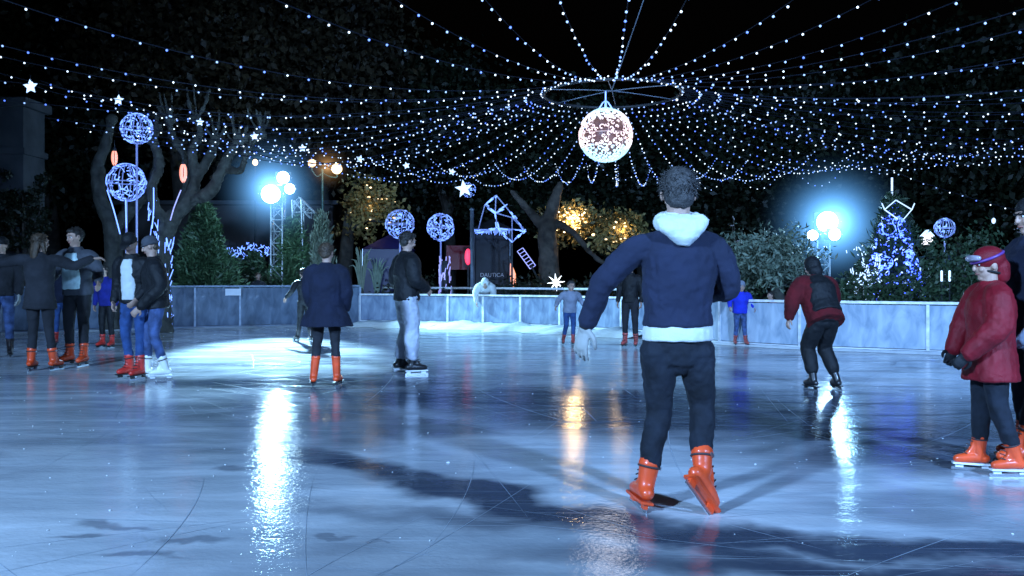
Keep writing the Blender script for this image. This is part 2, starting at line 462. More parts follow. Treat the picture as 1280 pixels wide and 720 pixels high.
# ice shavings scraped up by the skates
bm = NB()
for k in range(520):
    x = random.uniform(-5, 6); y = random.uniform(3.2, 11)
    if mnoise.noise(Vector((x*.7, y*.7, 3))) < -.05 and random.random() < .8: continue
    r_ = random.uniform(.002, .0065)*(1 if random.random() < .93 else 1.8)
    bmesh.ops.create_icosphere(bm, subdivisions=1, radius=r_*.8, matrix=Matrix.Translation((x, y, r_*.4)) @ Matrix.Rotation(random.uniform(0, 3), 4, 'Z') @ Matrix.Diagonal((1.7, 1, .6, 1)))
tag(obj('ice_shavings', bm, M['snow']), 'scattered crumbs of scraped ice on the rink surface', 'ice shavings', None, 'stuff')
# curved cuts left by skate blades
bm = NB()
for k in range(420):
    x0, y0 = random.uniform(-6, 7), random.uniform(3.0, 13); a = random.choice((.3, .5, 2.4, 2.8, 1.5))+random.gauss(0, .35); cv = random.gauss(0, .09); ln = random.uniform(.6, 3.2); wd = random.uniform(.001, .0024); n = 14
    pr = None; x, y = x0, y0
    for i in range(n+1):
        wv = wd*math.sin(math.pi*i/n)+.0002
        p, q = bm.verts.new((x-math.sin(a)*wv, y+math.cos(a)*wv, .0015)), bm.verts.new((x+math.sin(a)*wv, y-math.cos(a)*wv, .0015))
        if pr: bm.faces.new((pr[0], pr[1], q, p))
        pr = (p, q); x += math.cos(a)*ln/n; y += math.sin(a)*ln/n; a += cv*ln/n
M['cut'] = mat('cut', (.34, .40, .47), .6, var=.4, vscale=3, spec=.2)
bmesh.ops.recalc_face_normals(bm, faces=bm.faces)
tag(obj('blade_cuts', bm, M['cut']), 'thin curved pale cuts scratched by blades into the rink surface', 'blade cuts', None, 'stuff')
# barriers
def panel_mat(name, c1, c2, rough=.16):
    m = bpy.data.materials.new(name); nt, N, L = nodes_of(m); b = N['Principled BSDF']
    tc = N.new('ShaderNodeTexCoord'); mp = N.new('ShaderNodeMapping'); mp.inputs['Scale'].default_value = (2.4, 2.4, 1.1)
    L.new(tc.outputs['Object'], mp.inputs['Vector'])
    n = N.new('ShaderNodeTexNoise'); n.inputs['Scale'].default_value = 2.2; n.inputs['Detail'].default_value = 4; n.inputs['Roughness'].default_value = .5; n.inputs['Distortion'].default_value = .6
    L.new(mp.outputs[0], n.inputs['Vector'])
    cr = N.new('ShaderNodeValToRGB'); cr.color_ramp.elements[0].position = .36; cr.color_ramp.elements[1].position = .68
    cr.color_ramp.elements[0].color = (*c1, 1); cr.color_ramp.elements[1].color = (*c2, 1)
    L.new(n.outputs['Fac'], cr.inputs['Fac']); L.new(cr.outputs[0], b.inputs['Base Color'])
    n3 = N.new('ShaderNodeTexNoise'); n3.inputs['Scale'].default_value = 5; L.new(tc.outputs['Object'], n3.inputs['Vector'])
    mr = N.new('ShaderNodeMapRange'); mr.inputs['To Min'].default_value = rough*.4; mr.inputs['To Max'].default_value = rough*1.6
    L.new(n3.outputs['Fac'], mr.inputs['Value']); L.new(mr.outputs[0], b.inputs['Roughness'])
    bp = N.new('ShaderNodeBump'); bp.inputs['Strength'].default_value = .4; bp.inputs['Distance'].default_value = .03
    L.new(n.outputs['Fac'], bp.inputs['Height']); L.new(bp.outputs[0], b.inputs['Normal'])
    return m
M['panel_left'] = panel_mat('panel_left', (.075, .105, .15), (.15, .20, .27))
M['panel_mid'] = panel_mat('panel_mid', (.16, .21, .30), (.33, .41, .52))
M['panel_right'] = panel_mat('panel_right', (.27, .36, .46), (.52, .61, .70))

def barrier(label, P, ht, pm, postm, railm, kick, every, post_w=.05, kickm=None):
    root = thing('rink_barrier', label, 'barrier', P[0])
    o0 = P[0]
    Q = along(P, every)
    for i, (a, b) in enumerate(zip(Q, Q[1:])):
        d = (b-a); ln = d.length; ang = math.atan2(d.y, d.x); mid = (a+b)/2-o0
        rm = Matrix.Rotation(ang, 3, 'Z')
        bm = NB(); box(bm, (0, 0, 0), (ln-post_w*.6, .022, ht-kick-.07)); 
        p = obj('panel', bm, pm, root); p.location = mid+Vector((0, 0, kick+(ht-kick-.07)/2+.01)); p.rotation_euler = (0, 0, ang)
        bm = NB(); box(bm, (0, 0, 0), (ln+.004, .07, .045)); bmesh.ops.bevel(bm, geom=bm.edges[:], offset=.008, segments=2)
        p = obj('rail', bm, railm, root); p.location = mid+Vector((0, 0, ht-.02)); p.rotation_euler = (0, 0, ang)
        if kick:
            bm = NB(); box(bm, (0, 0, 0), (ln+.004, .05, kick)); bmesh.ops.bevel(bm, geom=bm.edges[:], offset=.008, segments=2)
            p = obj('kick_board', bm, kickm or M['white_paint'], root); p.location = mid+Vector((0, 0, kick/2-.002)); p.rotation_euler = (0, 0, ang)
    for i, a in enumerate(Q):
        d = Q[min(i+1, len(Q)-1)]-Q[max(i-1, 0)]; ang = math.atan2(d.y, d.x)
        bm = NB(); box(bm, (0, 0, 0), (post_w, .062, ht-.05)); bmesh.ops.bevel(bm, geom=bm.edges[:], offset=.006, segments=2)
        p = obj('post', bm, postm, root); p.location = a-o0+Vector((0, 0, (ht-.05)/2)); p.rotation_euler = (0, 0, ang)
    return root
M['post_dark'] = mat('post_dark', (.26, .31, .38), .5, .4)
M['rail_grey'] = mat('rail_grey', (.16, .2, .26), .45, .2)
M['post_light'] = mat('post_light', (.7, .74, .8), .45, .2)
M['post_white'] = mat('post_white', (.8, .84, .88), .4, .1)
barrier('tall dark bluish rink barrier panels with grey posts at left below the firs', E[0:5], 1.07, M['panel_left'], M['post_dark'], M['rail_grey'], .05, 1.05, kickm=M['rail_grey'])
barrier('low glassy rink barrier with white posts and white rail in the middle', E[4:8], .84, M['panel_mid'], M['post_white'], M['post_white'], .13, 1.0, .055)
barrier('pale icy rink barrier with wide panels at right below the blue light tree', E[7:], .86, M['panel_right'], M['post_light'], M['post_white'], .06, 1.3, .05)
nt_ = E[2].lerp(E[3], .93)+Vector((0, -.09, .90)); bm = NB(); box(bm, (0, 0, 0), (.42, .012, .17)); bmesh.ops.bevel(bm, geom=bm.edges[:], offset=.004)
o = obj('notice', bm, M['white_paint']); o.location = nt_; tag(o, 'small blank white notice fixed high on the left barrier', 'notice')
# second rail behind the middle barrier
back = [E[4]+Vector((.4, 1.5, 0)), E[5]+Vector((0, 1.6, 0)), E[6]+Vector((.2, 1.6, 0)), E[7]+Vector((.3, 1.6, 0))]
fr = thing('safety_fence', 'thin grey rail fence standing just behind the low white-posted barrier', 'fence', back[0])
for a, b in zip(back, back[1:]):
    bm = NB(); rod(bm, a-back[0]+Vector((0, 0, .98)), b-back[0]+Vector((0, 0, .98)), .035); obj('rail', bm, M['post_white'], fr, True)
for a in along(back, 2.0):
    bm = NB(); rod(bm, a-back[0]+Vector((0, 0, -.06)), a-back[0]+Vector((0, 0, .97)), .025); obj('post', bm, M['rail_grey'], fr, True)

# ------------------------------------------------------------ light strings
bulbmesh = {}
for k, r in (('bulb_white', .0145), ('bulb_pale', .0155), ('bulb_blue', .0165)):
    bm = NB(); bmesh.ops.create_icosphere(bm, subdivisions=1, radius=r)
    me = bpy.data.meshes.new('bulb'); bm.to_mesh(me); bm.free(); me.materials.append(M[k]); bulbmesh[k] = me
def sagline(A, B, sag, n=20, skew=1.0):
    out = []
    for i in range(n+1):
        t = i/n; p = A.lerp(B, t); s = 4*t**skew*(1-t**skew); out.append(p-Vector((0, 0, sag*s)))
    return out
def resample(P, step):
    out = [P[0]]; acc = 0
    for a, b in zip(P, P[1:]):
        L_ = (b-a).length; pos = step-acc
        while pos < L_:
            out.append(a.lerp(b, pos/L_)); pos += step
        acc = (acc+L_) % step if step else 0
    return out
def bulbs_on(root, pts, mix=(.6, .3, .1), scale=1.0, limit=None, jitter=.012):
    n = 0
    for p in pts:
        k = random.choices(('bulb_white', 'bulb_pale', 'bulb_blue'), mix)[0]
        o = bpy.data.objects.new('bulb', bulbmesh[k]); C.objects.link(o); o.parent = root
        o.location = p+Vector((random.uniform(-jitter, jitter), random.uniform(-jitter, jitter), random.uniform(-jitter, jitter)-.02))
        s = scale*random.uniform(.7, 1.25)*(1.3 if random.random() < .06 else 1)
        if random.random() < .03: o.location.z -= .03; o.scale = (s, s, s)
        n += 1
def light_string(P, label, cat='light string', group=None, step=.3, mix=(.55, .33, .12), scale=1.0):
    o0 = P[0]; Q = [p-o0 for p in P]
    bm = NB(); tube(bm, Q, [.006]*len(Q), 4, 1, False)
    o = obj('light_string', bm, M['wire']); o.location = o0
    tag(o, label, cat, group)
    pts = resample(Q, step)[1:]
    if len(pts) > 100:
        pts = pts[:100]
    bulbs_on(o, pts, mix, scale)
    return o

RC = W(765, 118, 15.2); RR = 1.17
ring = thing('light_ring', 'round hoop of blue white bulbs hung above the rink over the glowing ball', 'light ring', RC)
bm = NB(); torus(bm, (0, 0, 0), RR, .026, seg=48); obj('hoop', bm, M['dark_metal'], ring, True)
for k in range(3):
    a = math.pi*k/3+.35; d = Vector((math.cos(a), math.sin(a), 0))*RR
    bm = NB(); tube(bm, [d, Vector((0, 0, .06)), -d], [.008]*3, 5, 4, False); obj('crossing_cable', bm, M['rail_grey'], ring, True)
bulbs_on(ring, [Vector((math.cos(a)*(RR+random.uniform(.02, .06)), math.sin(a)*(RR+random.uniform(.02, .06)), random.uniform(-.01, .05))) for a in np.linspace(0, 2*math.pi, 98, endpoint=False)], (.5, .35, .15), 1.25, jitter=.02)
sus = NB(); Q = sagline(RC+Vector((0, 0, .08)), Vector((2.6, 8, 8.2)), .15, 10)
tube(sus, [q-Q[0] for q in Q], .008, 5, 1, False); o = obj('suspension_cable', sus, M['rail_grey']); o.location = Q[0]
tag(o, 'bare steel cable rising from the middle of the bulb ring out of the picture', 'cable')

def anchor(deg):
    """deg measured from toward-camera (0), clockwise seen from above: + = right, 180 = away"""
    a = R(deg); dx, dy = math.sin(a), -math.cos(a)
    rad = 11.2
    if dy > .1: rad = 10.8
    if abs(dx) > .8: rad = (11.5 if dy < 0 else 9.9) if dx < 0 else 12.0
    z = 4.95 if dy < 0 else 4.62
    return RC+Vector((dx*rad, dy*rad, z-RC.z)), Vector((dx, dy, 0))
top_labels = {
 -54.75: 'bulb string rising from the ring to the far left end of the top edge',
 -36: 'bulb string rising from the ring to the top edge, second from the left',
 -26.75: 'bulb string rising from the ring to the top edge, third from the left',
 -17.5: 'bulb string rising left of centre, just left of the steepest pair of strings',
 -11.5: 'steep bulb string from the left side of the ring up to the top edge',
 -5: 'steep bulb string just left of the vertical one above the ring',
 .25: 'bulb string rising straightest from the ring just left of the bare steel cable',
 10.75: 'bulb string slanting right from the ring to the top edge, first right of the gap',
 18.75: 'second bulb string slanting right from the ring to the top edge',
 25: 'third bulb string slanting right from the ring to the top edge'}
degs = list(top_labels)+[33.5, 41, 50, 57, 64, 71, 78, 85, 92, 99, -69, -77, -84, -91, -98]
far = [x*4.9+104 for x in range(32)]
for d in degs+far:
    A, v = anchor(d if d <= 180 else d-360)
    dd = d if d <= 180 else d-360
    near = abs(dd) < 100
    if d in top_labels: lab, grp = top_labels[d], 'bulb strings fanning out from the ring'
    elif 30 < d < 104: lab, grp = 'white bulb string fanning out rightward from the ring past the right edge', 'bulb strings fanning rightward'
    elif -100 < d < -55: lab, grp = 'white bulb string fanning out leftward from the ring past the left edge', 'bulb strings fanning leftward'
    elif dd > 0: lab, grp = 'drooping string of small bulbs behind the ring above the right floodlight', 'drooping bulb strings far right'
    else: lab, grp = 'drooping string of small bulbs behind the ring above the left trees', 'drooping bulb strings far left'
    jit = random.uniform(-.12, .12)
    P = sagline(RC+v*RR, A+Vector((0, 0, jit)), (.62 if near else .86)+random.uniform(-.1, .14), 22, 1.0 if near else 1.25)
    light_string(P, lab, group=grp, step=.31 if near else .27, mix=(.42, .38, .20) if near else (.30, .42, .28), scale=1.12 if near else .95)
# a second tier of strings, slightly lower, over the sides
for d in (-86, -92, -98, -104, -110, -116, 76, 83, 90, 97, 104, 111):
    A, v = anchor(d); A = A+Vector((0, 0, -.55))
    P = sagline(RC+v*RR, A, .45, 20)
    lab = ('blue tinted bulb string of the lower tier on the left side' if d < 0 else 'blue tinted bulb string of the lower tier on the right side')
    light_string(P, lab, group=('lower tier bulb strings left' if d < 0 else 'lower tier bulb strings right'), step=.33, mix=(.25, .4, .35), scale=.85)
# rim cable with stars (left side) and scalloped swags (far side)
stars_px = [(38, 105), (148, 122), (250, 150), (318, 168), (378, 183), (450, 197), (508, 205), (565, 213)]
SP = []
for x, y in stars_px:
    Yd = 3.05*F/(HY-y); SP.append(W(x, y, Yd))
first = SP[0]+(SP[0]-SP[1])*2.2
P = []
for a, b in zip([first]+SP, SP): P += sagline(a, b, .10 if a is not first else .05, 6)[:-1]
P.append(SP[-1])
light_string(P, 'rim cable of white bulbs carrying the glowing stars at left', step=.3, mix=(.6, .3, .1))
sw = [SP[-1], W(610, 205, 26), W(660, 212, 26), W(712, 205, 26), W(745, 200, 26), W(800, 210, 26)]
sags = [.25, .32, .30, .16, .45]
P = []
for a, b, s in zip(sw, sw[1:], sags): P += sagline(a, b, s, 10)[:-1]
P.append(sw[-1]); light_string(P, 'scalloped swag of bulbs hanging below the glowing ball at centre', step=.19, mix=(.5, .4, .1), scale=.9)
sw = [W(800, 180, 24), W(865, 205, 24), W(912, 200, 24), W(985, 198, 24), W(1062, 196, 23.5), W(1152, 190, 23), W(1290, 178, 22)]
P = []
for a, b, s in zip(sw, sw[1:], [.95, .75, .8, .75, .5, .4]): P += sagline(a, b, s, 10)[:-1]
P.append(sw[-1]); light_string(P, 'scalloped swag of bulbs behind the main skater running to the right', step=.19, mix=(.4, .45, .15), scale=.9)
P = sagline(W(1095, 205, 20), W(1330, 275, 17), .12, 14); light_string(P, 'sparse bulb string sloping down to the right edge above the red helmet', step=.3, mix=(.5, .4, .1), scale=.9)
P = sagline(W(770, 205, 24), W(771, 232, 24), 0, 4); light_string(P, 'short straight drop of bulbs hanging just below the glowing ball', step=.1, mix=(.6, .3, .1), scale=1.0)

def star_mesh(r1, r2, th, n=5, rot=0):
    bm = NB(); f = bm.verts.new((0, -th, 0)); b = bm.verts.new((0, th, 0)); rim_ = []
    for i in range(2*n):
        a = math.pi*i/n+rot+math.pi/2; rr = r1 if i % 2 == 0 else r2
        rim_.append(bm.verts.new((math.cos(a)*rr, 0, math.sin(a)*rr)))
    for i in range(2*n):
        j = (i+1) % (2*n); bm.faces.new((f, rim_[i], rim_[j])); bm.faces.new((b, rim_[j], rim_[i]))
    bmesh.ops.recalc_face_normals(bm, faces=bm.faces)
    return bm
star_lab = ['largest glowing star hanging at the far left end of the rim cable', 'glowing star hanging right above the two blue light balls',
 'pale star on the rim cable above the plane tree limbs', 'star on the rim cable up left of the left floodlight', 'star on the rim cable above the left floodlight tower',
 'star on the rim cable right of the warm street lamp', 'small star on the rim cable above the pair of light balls', 'last star at the right end of the rim cable near the pole']
for i, p in enumerate(SP):
    s = [.12, .095, .085, .10, .105, .11, .10, .11][i]
    t = thing('star_light', star_lab[i], 'star light', p+Vector((0, 0, -.04)), 0, 'glowing stars along the rim cable')
    o = obj('star', star_mesh(s, s*.5, .035, 5, random.uniform(-.3, .3)), M['net_white'], t)
    bm = NB(); rod(bm, (0, 0, s*.8), (0, 0, s+.06), .006); obj('hook', bm, M['wire'], t)

# glowing ball under the ring
def wire_ball(bm_, c, r, th=.006):
    for k in range(5):
        a = math.pi*k/5; torus(bm_, c, r, th, Vector((math.cos(a), math.sin(a), 0)), 28, 4)
    torus(bm_, c, r, th, Vector((0, 0, 1)), 28, 4)
BC = W(757, 169, 15.2); BR = .455
ball = thing('glowing_ball', 'big white and pink sphere of swirled lights hanging under the bulb ring', 'light ball', BC)
bm = NB(); ell(bm, (0, 0, 0), (BR*.8, BR*.8, BR*.8), seg=24); obj('core', bm, emis('ball_core', (1.0, .5, .45), .04, base=(.1, .05, .05)), ball, True)
pink = emis('ball_pink', (1.0, .66, .60), 1.15); cyan = emis('ball_cyan', (.35, .75, 1.0), 1.3); whitee = emis('ball_white', (1, .85, .85), 1.4)
bmP, bmC, bmW_ = NB(), NB(), NB(); wire_ball(bmP, (0, 0, 0), BR, .0025)
ga = math.pi*(3-math.sqrt(5))
for i in range(330):
    z = 1-2*(i+.5)/330; rr = math.sqrt(1-z*z); a = ga*i
    n = Vector((rr*math.cos(a), rr*math.sin(a), z)); c = n*BR
    if abs(z) < .45 and random.random() < .22: continue
    t = bmC if (z < -.5 or z > .82) else (bmW_ if (z < -.25 or z > .42) else bmP)
    rad = random.uniform(.018, .044)
    u, v = frame(n); pts = []
    a0 = random.uniform(0, 6.28)
    for k in range(7):
        q = a0+k*.85; r_ = rad*(.5+.12*k); pts.append(c+u*math.cos(q)*r_+v*math.sin(q)*r_)
    tube(t, pts, .0105 if t is bmP else .0135, 5, 1, False)
me = bpy.data.meshes.new('light_shell'); big = NB()
for k_, b_ in enumerate((bmP, bmC, bmW_)):
    n0 = len(big.faces); tm = bpy.data.meshes.new('t'); b_.to_mesh(tm); b_.free(); big.from_mesh(tm); big.faces.ensure_lookup_table()
    for f_ in big.faces[n0:]: f_.material_index = k_
big.to_mesh(me); big.free(); so = link_mesh('light_shell', me, pink, ball); me.materials.append(cyan); me.materials.append(whitee)
bm = NB(); tube(bm, [Vector((0, 0, BR*.97)), Vector((0, 0, RC.z-BC.z+.05))], .012, 8, 1); tube(bm, [Vector((-.13, 0, BR*.93)), Vector((0, 0, BR+.14)), Vector((.13, 0, BR*.93))], .012, 6, 3); tube(bm, [Vector((0, -.13, BR*.93)), Vector((0, 0, BR+.14)), Vector((0, .13, BR*.93))], .012, 6, 3)
obj('hanger', bm, M['net_blue'], ball, True)
point('ball_lamp', BC+Vector((0, -.7, -.4)), 14, (1, .9, .9), .4)

# ------------------------------------------------------------ light ball ornaments
def net_ball(bm_, c, r, n, thick=.009, arcs=True):
    c = Vector(c)
    for i in range(n):
        z = random.uniform(-1, 1); a = random.uniform(0, 6.283); rr = math.sqrt(1-z*z)
        nrm = Vector((rr*math.cos(a), rr*math.sin(a), z)); p = c+nrm*r
        u, v = frame(nrm); q = random.uniform(0, 6.283); d = u*math.cos(q)+v*math.sin(q)
        l = r*random.uniform(.05, .2)
        tube(bm_, [p-d*l, p+nrm*l*.1, p+d*l], thick, 4, 1, False)
def ball_ornament(label, px, py, Y, rpx, n=90, mt='net_blue', group=None, pole_to=None, bits=.008):
    p = W(px, py, Y); r = rpx/F*Y
    base = Vector((p.x, p.y, 0 if pole_to is None else pole_to))
    t = thing('ball_ornament', label, 'light ball', base, 0, group)
    c = p-base
    bm = NB(); wire_ball(bm, c, r*.985, .012); n0 = len(bm.faces); net_ball(bm, c, r, n, bits*Y/15); bm.faces.ensure_lookup_table()
    for f_ in bm.faces[n0:]: f_.material_index = 1
    so = obj('light_shell', bm, M['net_dim'], t); so.data.materials.append(M[mt])
    bm = NB(); rod(bm, (0, 0, -.06 if pole_to is None else 0), (0, 0, c.z-r*.9), .025); obj('pole', bm, M['net_dim'] , t, True)
    bm = NB(); tube(bm, [Vector((0, 0, -.06)), Vector((0, 0, .0))], .16, 14, 1, False); obj('base', bm, M['dark_metal'], t)
    return t
def wrap_lights(bm, path, rad, n, th=.012):
    P, r = dense(path, rad, 6)
    for k in range(n):
        i = random.randrange(len(P)-1); d = (P[i+1]-P[i]).normalized(); u, v = frame(d); a = random.uniform(0, 6.283)
        nn = u*math.cos(a)+v*math.sin(a); q = P[i].lerp(P[i+1], random.random())+nn*r[i]*1.04
        l = random.uniform(.05, .16); e = (d+u.cross(nn)*.2+Vector((random.uniform(-.3, .3), random.uniform(-.3, .3), 0))).normalized()
        tube(bm, [q-e*l, q+e*l], th, 4, 1, False)
Yo = 20.0
ball_ornament('upper blue light ball on a tall pole beside the left plane tree', 171, 161, Yo, 19, 120)
ball_ornament('lower blue light ball left of the tall pole with the upper ball', 158, 228, Yo+.3, 23, 150)
ball_ornament('left light ball of the pair above the skater in grey trousers', 500, 280, 27, 18, 110, 'net_blue', bits=.006)
ball_ornament('right light ball of the pair beside the red lamp', 551, 284, 27, 17, 150, 'net_blue', bits=.006)
ball_ornament('dim blue light ball on a pole right of the blue light tree', 1181, 285, 22, 12, 40, 'net_blue', bits=.009)

# ------------------------------------------------------------ trees
def limb(bm, pts, rads, seg=9): tube(bm, pts, rads, seg, 5)
def local(pts, o): return [p-o for p in pts]
# left pollarded plane tree with trunk lights
Yt = 20.6
base = Vector((W(203, 0, Yt).x, Yt, 0))
t = thing('plane_tree', 'gnarled pollarded plane tree with lit trunk left of the first fir', 'tree', base)
def L_(px, py, dy=0): return W(px, py, Yt+dy)-base
bm = NB()
limb(bm, [Vector((0, 0, -.05)), L_(201, 350), L_(205, 300), L_(216, 272)], [.25, .2, .19, .2])
limb(bm, [L_(214, 275), L_(236, 250), L_(246, 222), L_(262, 196, .2), L_(268, 176, .3)], [.17, .14, .12, .10, .08])
limb(bm, [L_(240, 250), L_(262, 240, -.3), L_(276, 215, -.4), L_(296, 180, -.4), L_(326, 168, -.5)], [.13, .13, .11, .1, .07])
limb(bm, [L_(230, 255), L_(236, 215, .4), L_(228, 190, .5), L_(214, 168, .6), L_(212, 150, .6)], [.12, .10, .09, .08, .06])
limb(bm, [L_(246, 225), L_(240, 190), L_(250, 168), L_(246, 150)], [.10, .09, .07, .05])
limb(bm, [L_(212, 280), L_(196, 262, -.2), L_(190, 235, -.3), L_(200, 205, -.3), L_(190, 176, -.3)], [.13, .11, .10, .1, .08])
limb(bm, [L_(280, 208, -.4), L_(300, 214, -.5), L_(308, 190, -.5)], [.08, .07, .05])
for p in (L_(268, 176, .3), L_(326, 168, -.5), L_(212, 150, .6), L_(246, 150), L_(190, 176, -.3), L_(246, 222), L_(308, 190, -.5)):
    ell(bm, p, (.13, .12, .11))
for p in (L_(268, 176, .3), L_(326, 168, -.5), L_(212, 150, .6), L_(246, 150), L_(190, 176, -.3), L_(308, 190, -.5), L_(296, 180, -.4)):
    for k in range(6):
        a_ = random.uniform(0, 6.28); e_ = p+Vector((math.cos(a_)*.3, math.sin(a_)*.3, random.uniform(.3, .8))); tube(bm, [p, p.lerp(e_, .5)+Vector((math.cos(a_)*.06, 0, 0)), e_], [.035, .026, .019], 5, 2)
fuse('trunk', bm, M['bark'], t, .028, 2, [(.09, .2), (.05, .06)])
bm = NB(); wrap_lights(bm, [L_(201, 405), L_(201, 350), L_(205, 300)], [.24, .21, .2], 75, .010)
wrap_lights(bm, [L_(192, 300, -.2), L_(190, 240, -.3)], [.1, .09], 24, .009); obj('light_wrap', bm, M['net_blue'], t)
cl = [L_(x, y, random.uniform(-1, 1)) for x, y in ((180, 120), (230, 125), (290, 140), (330, 150), (150, 130))]
# far left second plane tree
base2 = Vector((W(140, 0, 21.5).x, 21.5, 0)); t = thing('plane_tree', 'shadowy curved plane tree behind the two blue light balls', 'tree', base2)
def L2(px, py, dy=0): return W(px, py, 21.5+dy)-base2
bm = NB()
limb(bm, [Vector((0, 0, -.05)), L2(142, 330), L2(140, 285), L2(126, 250), L2(122, 210), L2(132, 180), L2(140, 150)], [.28, .22, .2, .16, .14, .12, .08])
limb(bm, [L2(140, 288), L2(170, 255), L2(192, 225), L2(196, 190), L2(186, 160)], [.16, .14, .12, .10, .07])
ell(bm, L2(122, 215), (.18, .16, .2)); ell(bm, L2(140, 150), (.14, .14, .14)); ell(bm, L2(186, 160), (.13, .13, .13))
fuse('trunk', bm, M['bark'], t, .035, 3, [(.07, .22), (.03, .07)])
# curved light tubes beside the left plane trees
for i, (pts, lab) in enumerate([
    ([(134, 238), (142, 262), (150, 292)], 'curved white light tube leaning at the far left of the light balls'),
    ([(157, 250), (158, 285)], 'short straight light tube under the lower blue light ball'),
    ([(192, 235), (192, 262), (190, 285)], 'straight light tube with bright spots between the plane tree limbs'),
    ([(226, 238), (218, 258), (213, 275)], 'slanting light tube against the plane tree fork')]):
    Pw = [W(x, y, Yo-.2) for x, y in pts]; o0 = Pw[-1].copy()
    bm = NB(); tube(bm, local(Pw, o0), .014, 6, 4)
    o = obj('light_tube', bm, M['net_blue' if i != 3 else 'net_violet'], None, True); o.location = o0; tag(o, lab, 'light tube')
# lanterns hanging in the plane trees (flame coloured)
for (px, py, h_, lab) in ((143, 197, 9, 'orange flame lantern hanging left of the two light balls'), (229, 216, 11, 'slim orange and white lantern hanging on the plane tree limb')):
    c = W(px, py, 19.6); s = h_/F*19.6
    t = thing('hanging_lantern', lab, 'lantern', c)
    bm = NB(); ell(bm, (0, 0, 0), (s*.42, s*.42, s*1.15)); obj('glow_shade', bm, M['flame'], t, True)
    bm = NB(); tube(bm, [Vector((0, 0, s*1.0)), Vector((0, 0, s*1.4))], [.05, .02], 8, 1); rod(bm, (0, 0, s*1.3), (0, 0, s*2.4), .008); obj('cap', bm, M['dark_metal'], t, True)
    for q in range(4):
        a = q*math.pi/2+.4; bm = NB(); tube(bm, [Vector((math.cos(a)*.02, math.sin(a)*.02, s*1.18)), Vector((math.cos(a)*s*.45, math.sin(a)*s*.45, 0)), Vector((math.cos(a)*.02, math.sin(a)*.02, -s*1.18))], .008, 4, 5); obj('cage_bar', bm, M['dark_metal'], t)

# stone gate pillar at far left
p = W(8, 0, 22); t = thing('stone_pillar', 'tall grey stone pillar with cornice at the far left edge', 'pillar', Vector((p.x, 22.4, 0)))
bm = NB(); box(bm, (-.2, 0, 2.7), (1.35, 1.0, 5.6)); obj('shaft', bm, M['stone'], t)
bm = NB(); box(bm, (-.2, 0, 4.4), (1.47, 1.12, .16)); box(bm, (-.2, 0, .25), (1.5, 1.14, .6)); bmesh.ops.bevel(bm, geom=bm.edges[:], offset=.03); obj('moulding', bm, M['stone'], t)
bm = NB(); box(bm, (-.2, 0, 5.6), (1.6, 1.25, .22)); bmesh.ops.bevel(bm, geom=bm.edges[:], offset=.03); obj('cap_stone', bm, M['stone'], t)
# ivy / shrub on it
def bush(name, label, cat, loc, c, rad, ncl, per, leaf, m, trunk=True, spread=.22, group=None, elong=2.0):
    t = thing(name, label, cat, loc, 0, group)
    cs = []
    while len(cs) < ncl:
        q = rng.uniform(-1, 1, 3)
        d = np.linalg.norm(q)
        if d > 1 or d < .35: continue
        nz_ = mnoise.noise(Vector(q*2.1)+Vector(loc))*.35+1
        cs.append(np.array(c)+q*np.array(rad)*nz_)
    v, f = leaves(cs, spread*np.array([1, 1, .8])*min(rad), per, leaf, elong)
    mesh_np('crown', v, f, M[m], t)
    if trunk:
        bm = NB()
        limb(bm, [Vector((0, 0, -.06)), Vector((.04, 0, c[2]*.5)), Vector((0, 0, c[2]))], [.1*max(rad)/1.2, .07*max(rad)/1.2, .03])
        for k in range(5):
            a = k*1.26; q = Vector(c)+Vector((math.cos(a)*rad[0]*.6, math.sin(a)*rad[1]*.6, rad[2]*random.uniform(-.1, .5)))
            limb(bm, [Vector((0, 0, c[2]*.45)), Vector((q.x*.5, q.y*.5, (c[2]*.45+q.z)/2+.1)), q], [.05*max(rad), .035*max(rad), .012])
        obj('trunk', bm, M['bark_dark'], t, True)
    return t
bush('ivy_shrub', 'ivy spreading over and beside the tall stone pillar', 'shrub', Vector((W(30, 0, 21.6).x, 21.6, 0)), (-.1, 0, 2.85), (.85, .3, .95), 60, 40, .07, 'leaf_dark', True, .25)

# tall dark trees behind: a few crowns shared
def crown_mesh(seed, m, rad, n, per, leaf):
    random.seed(seed); cs = []
    r2 = np.random.default_rng(seed)
    while len(cs) < n:
        q = r2.uniform(-1, 1, 3); d = np.linalg.norm(q)
        if d > 1: continue
        nv = mnoise.noise(Vector(q*1.7)+Vector((seed*3, 0, 0)))
        if nv < -.12: continue
        cs.append(q*np.array(rad)*(1+.25*nv))
    v, f = leaves(cs, np.array([.55, .55, .4]), per, leaf, 1.7)
    me_o = mesh_np('crown', v, f, m); return me_o
def trunk_mesh(h, r, spread, seed):
    random.seed(seed); bm = NB()
    limb(bm, [Vector((0, 0, -.1)), Vector((.1, .1, h*.5)), Vector((-.1, 0, h))], [r*1.25, r, r*.75])
    for k in range(6):
        a = k*1.05+random.uniform(-.3, .3); e = Vector((math.cos(a)*spread, math.sin(a)*spread, h+random.uniform(1.5, 4)))
        limb(bm, [Vector((0, 0, h*.85)), Vector((e.x*.35, e.y*.35, h+1)), e, e*1.25+Vector((0, 0, -.5))], [r*.55, r*.4, r*.22, r*.08])
    return bm
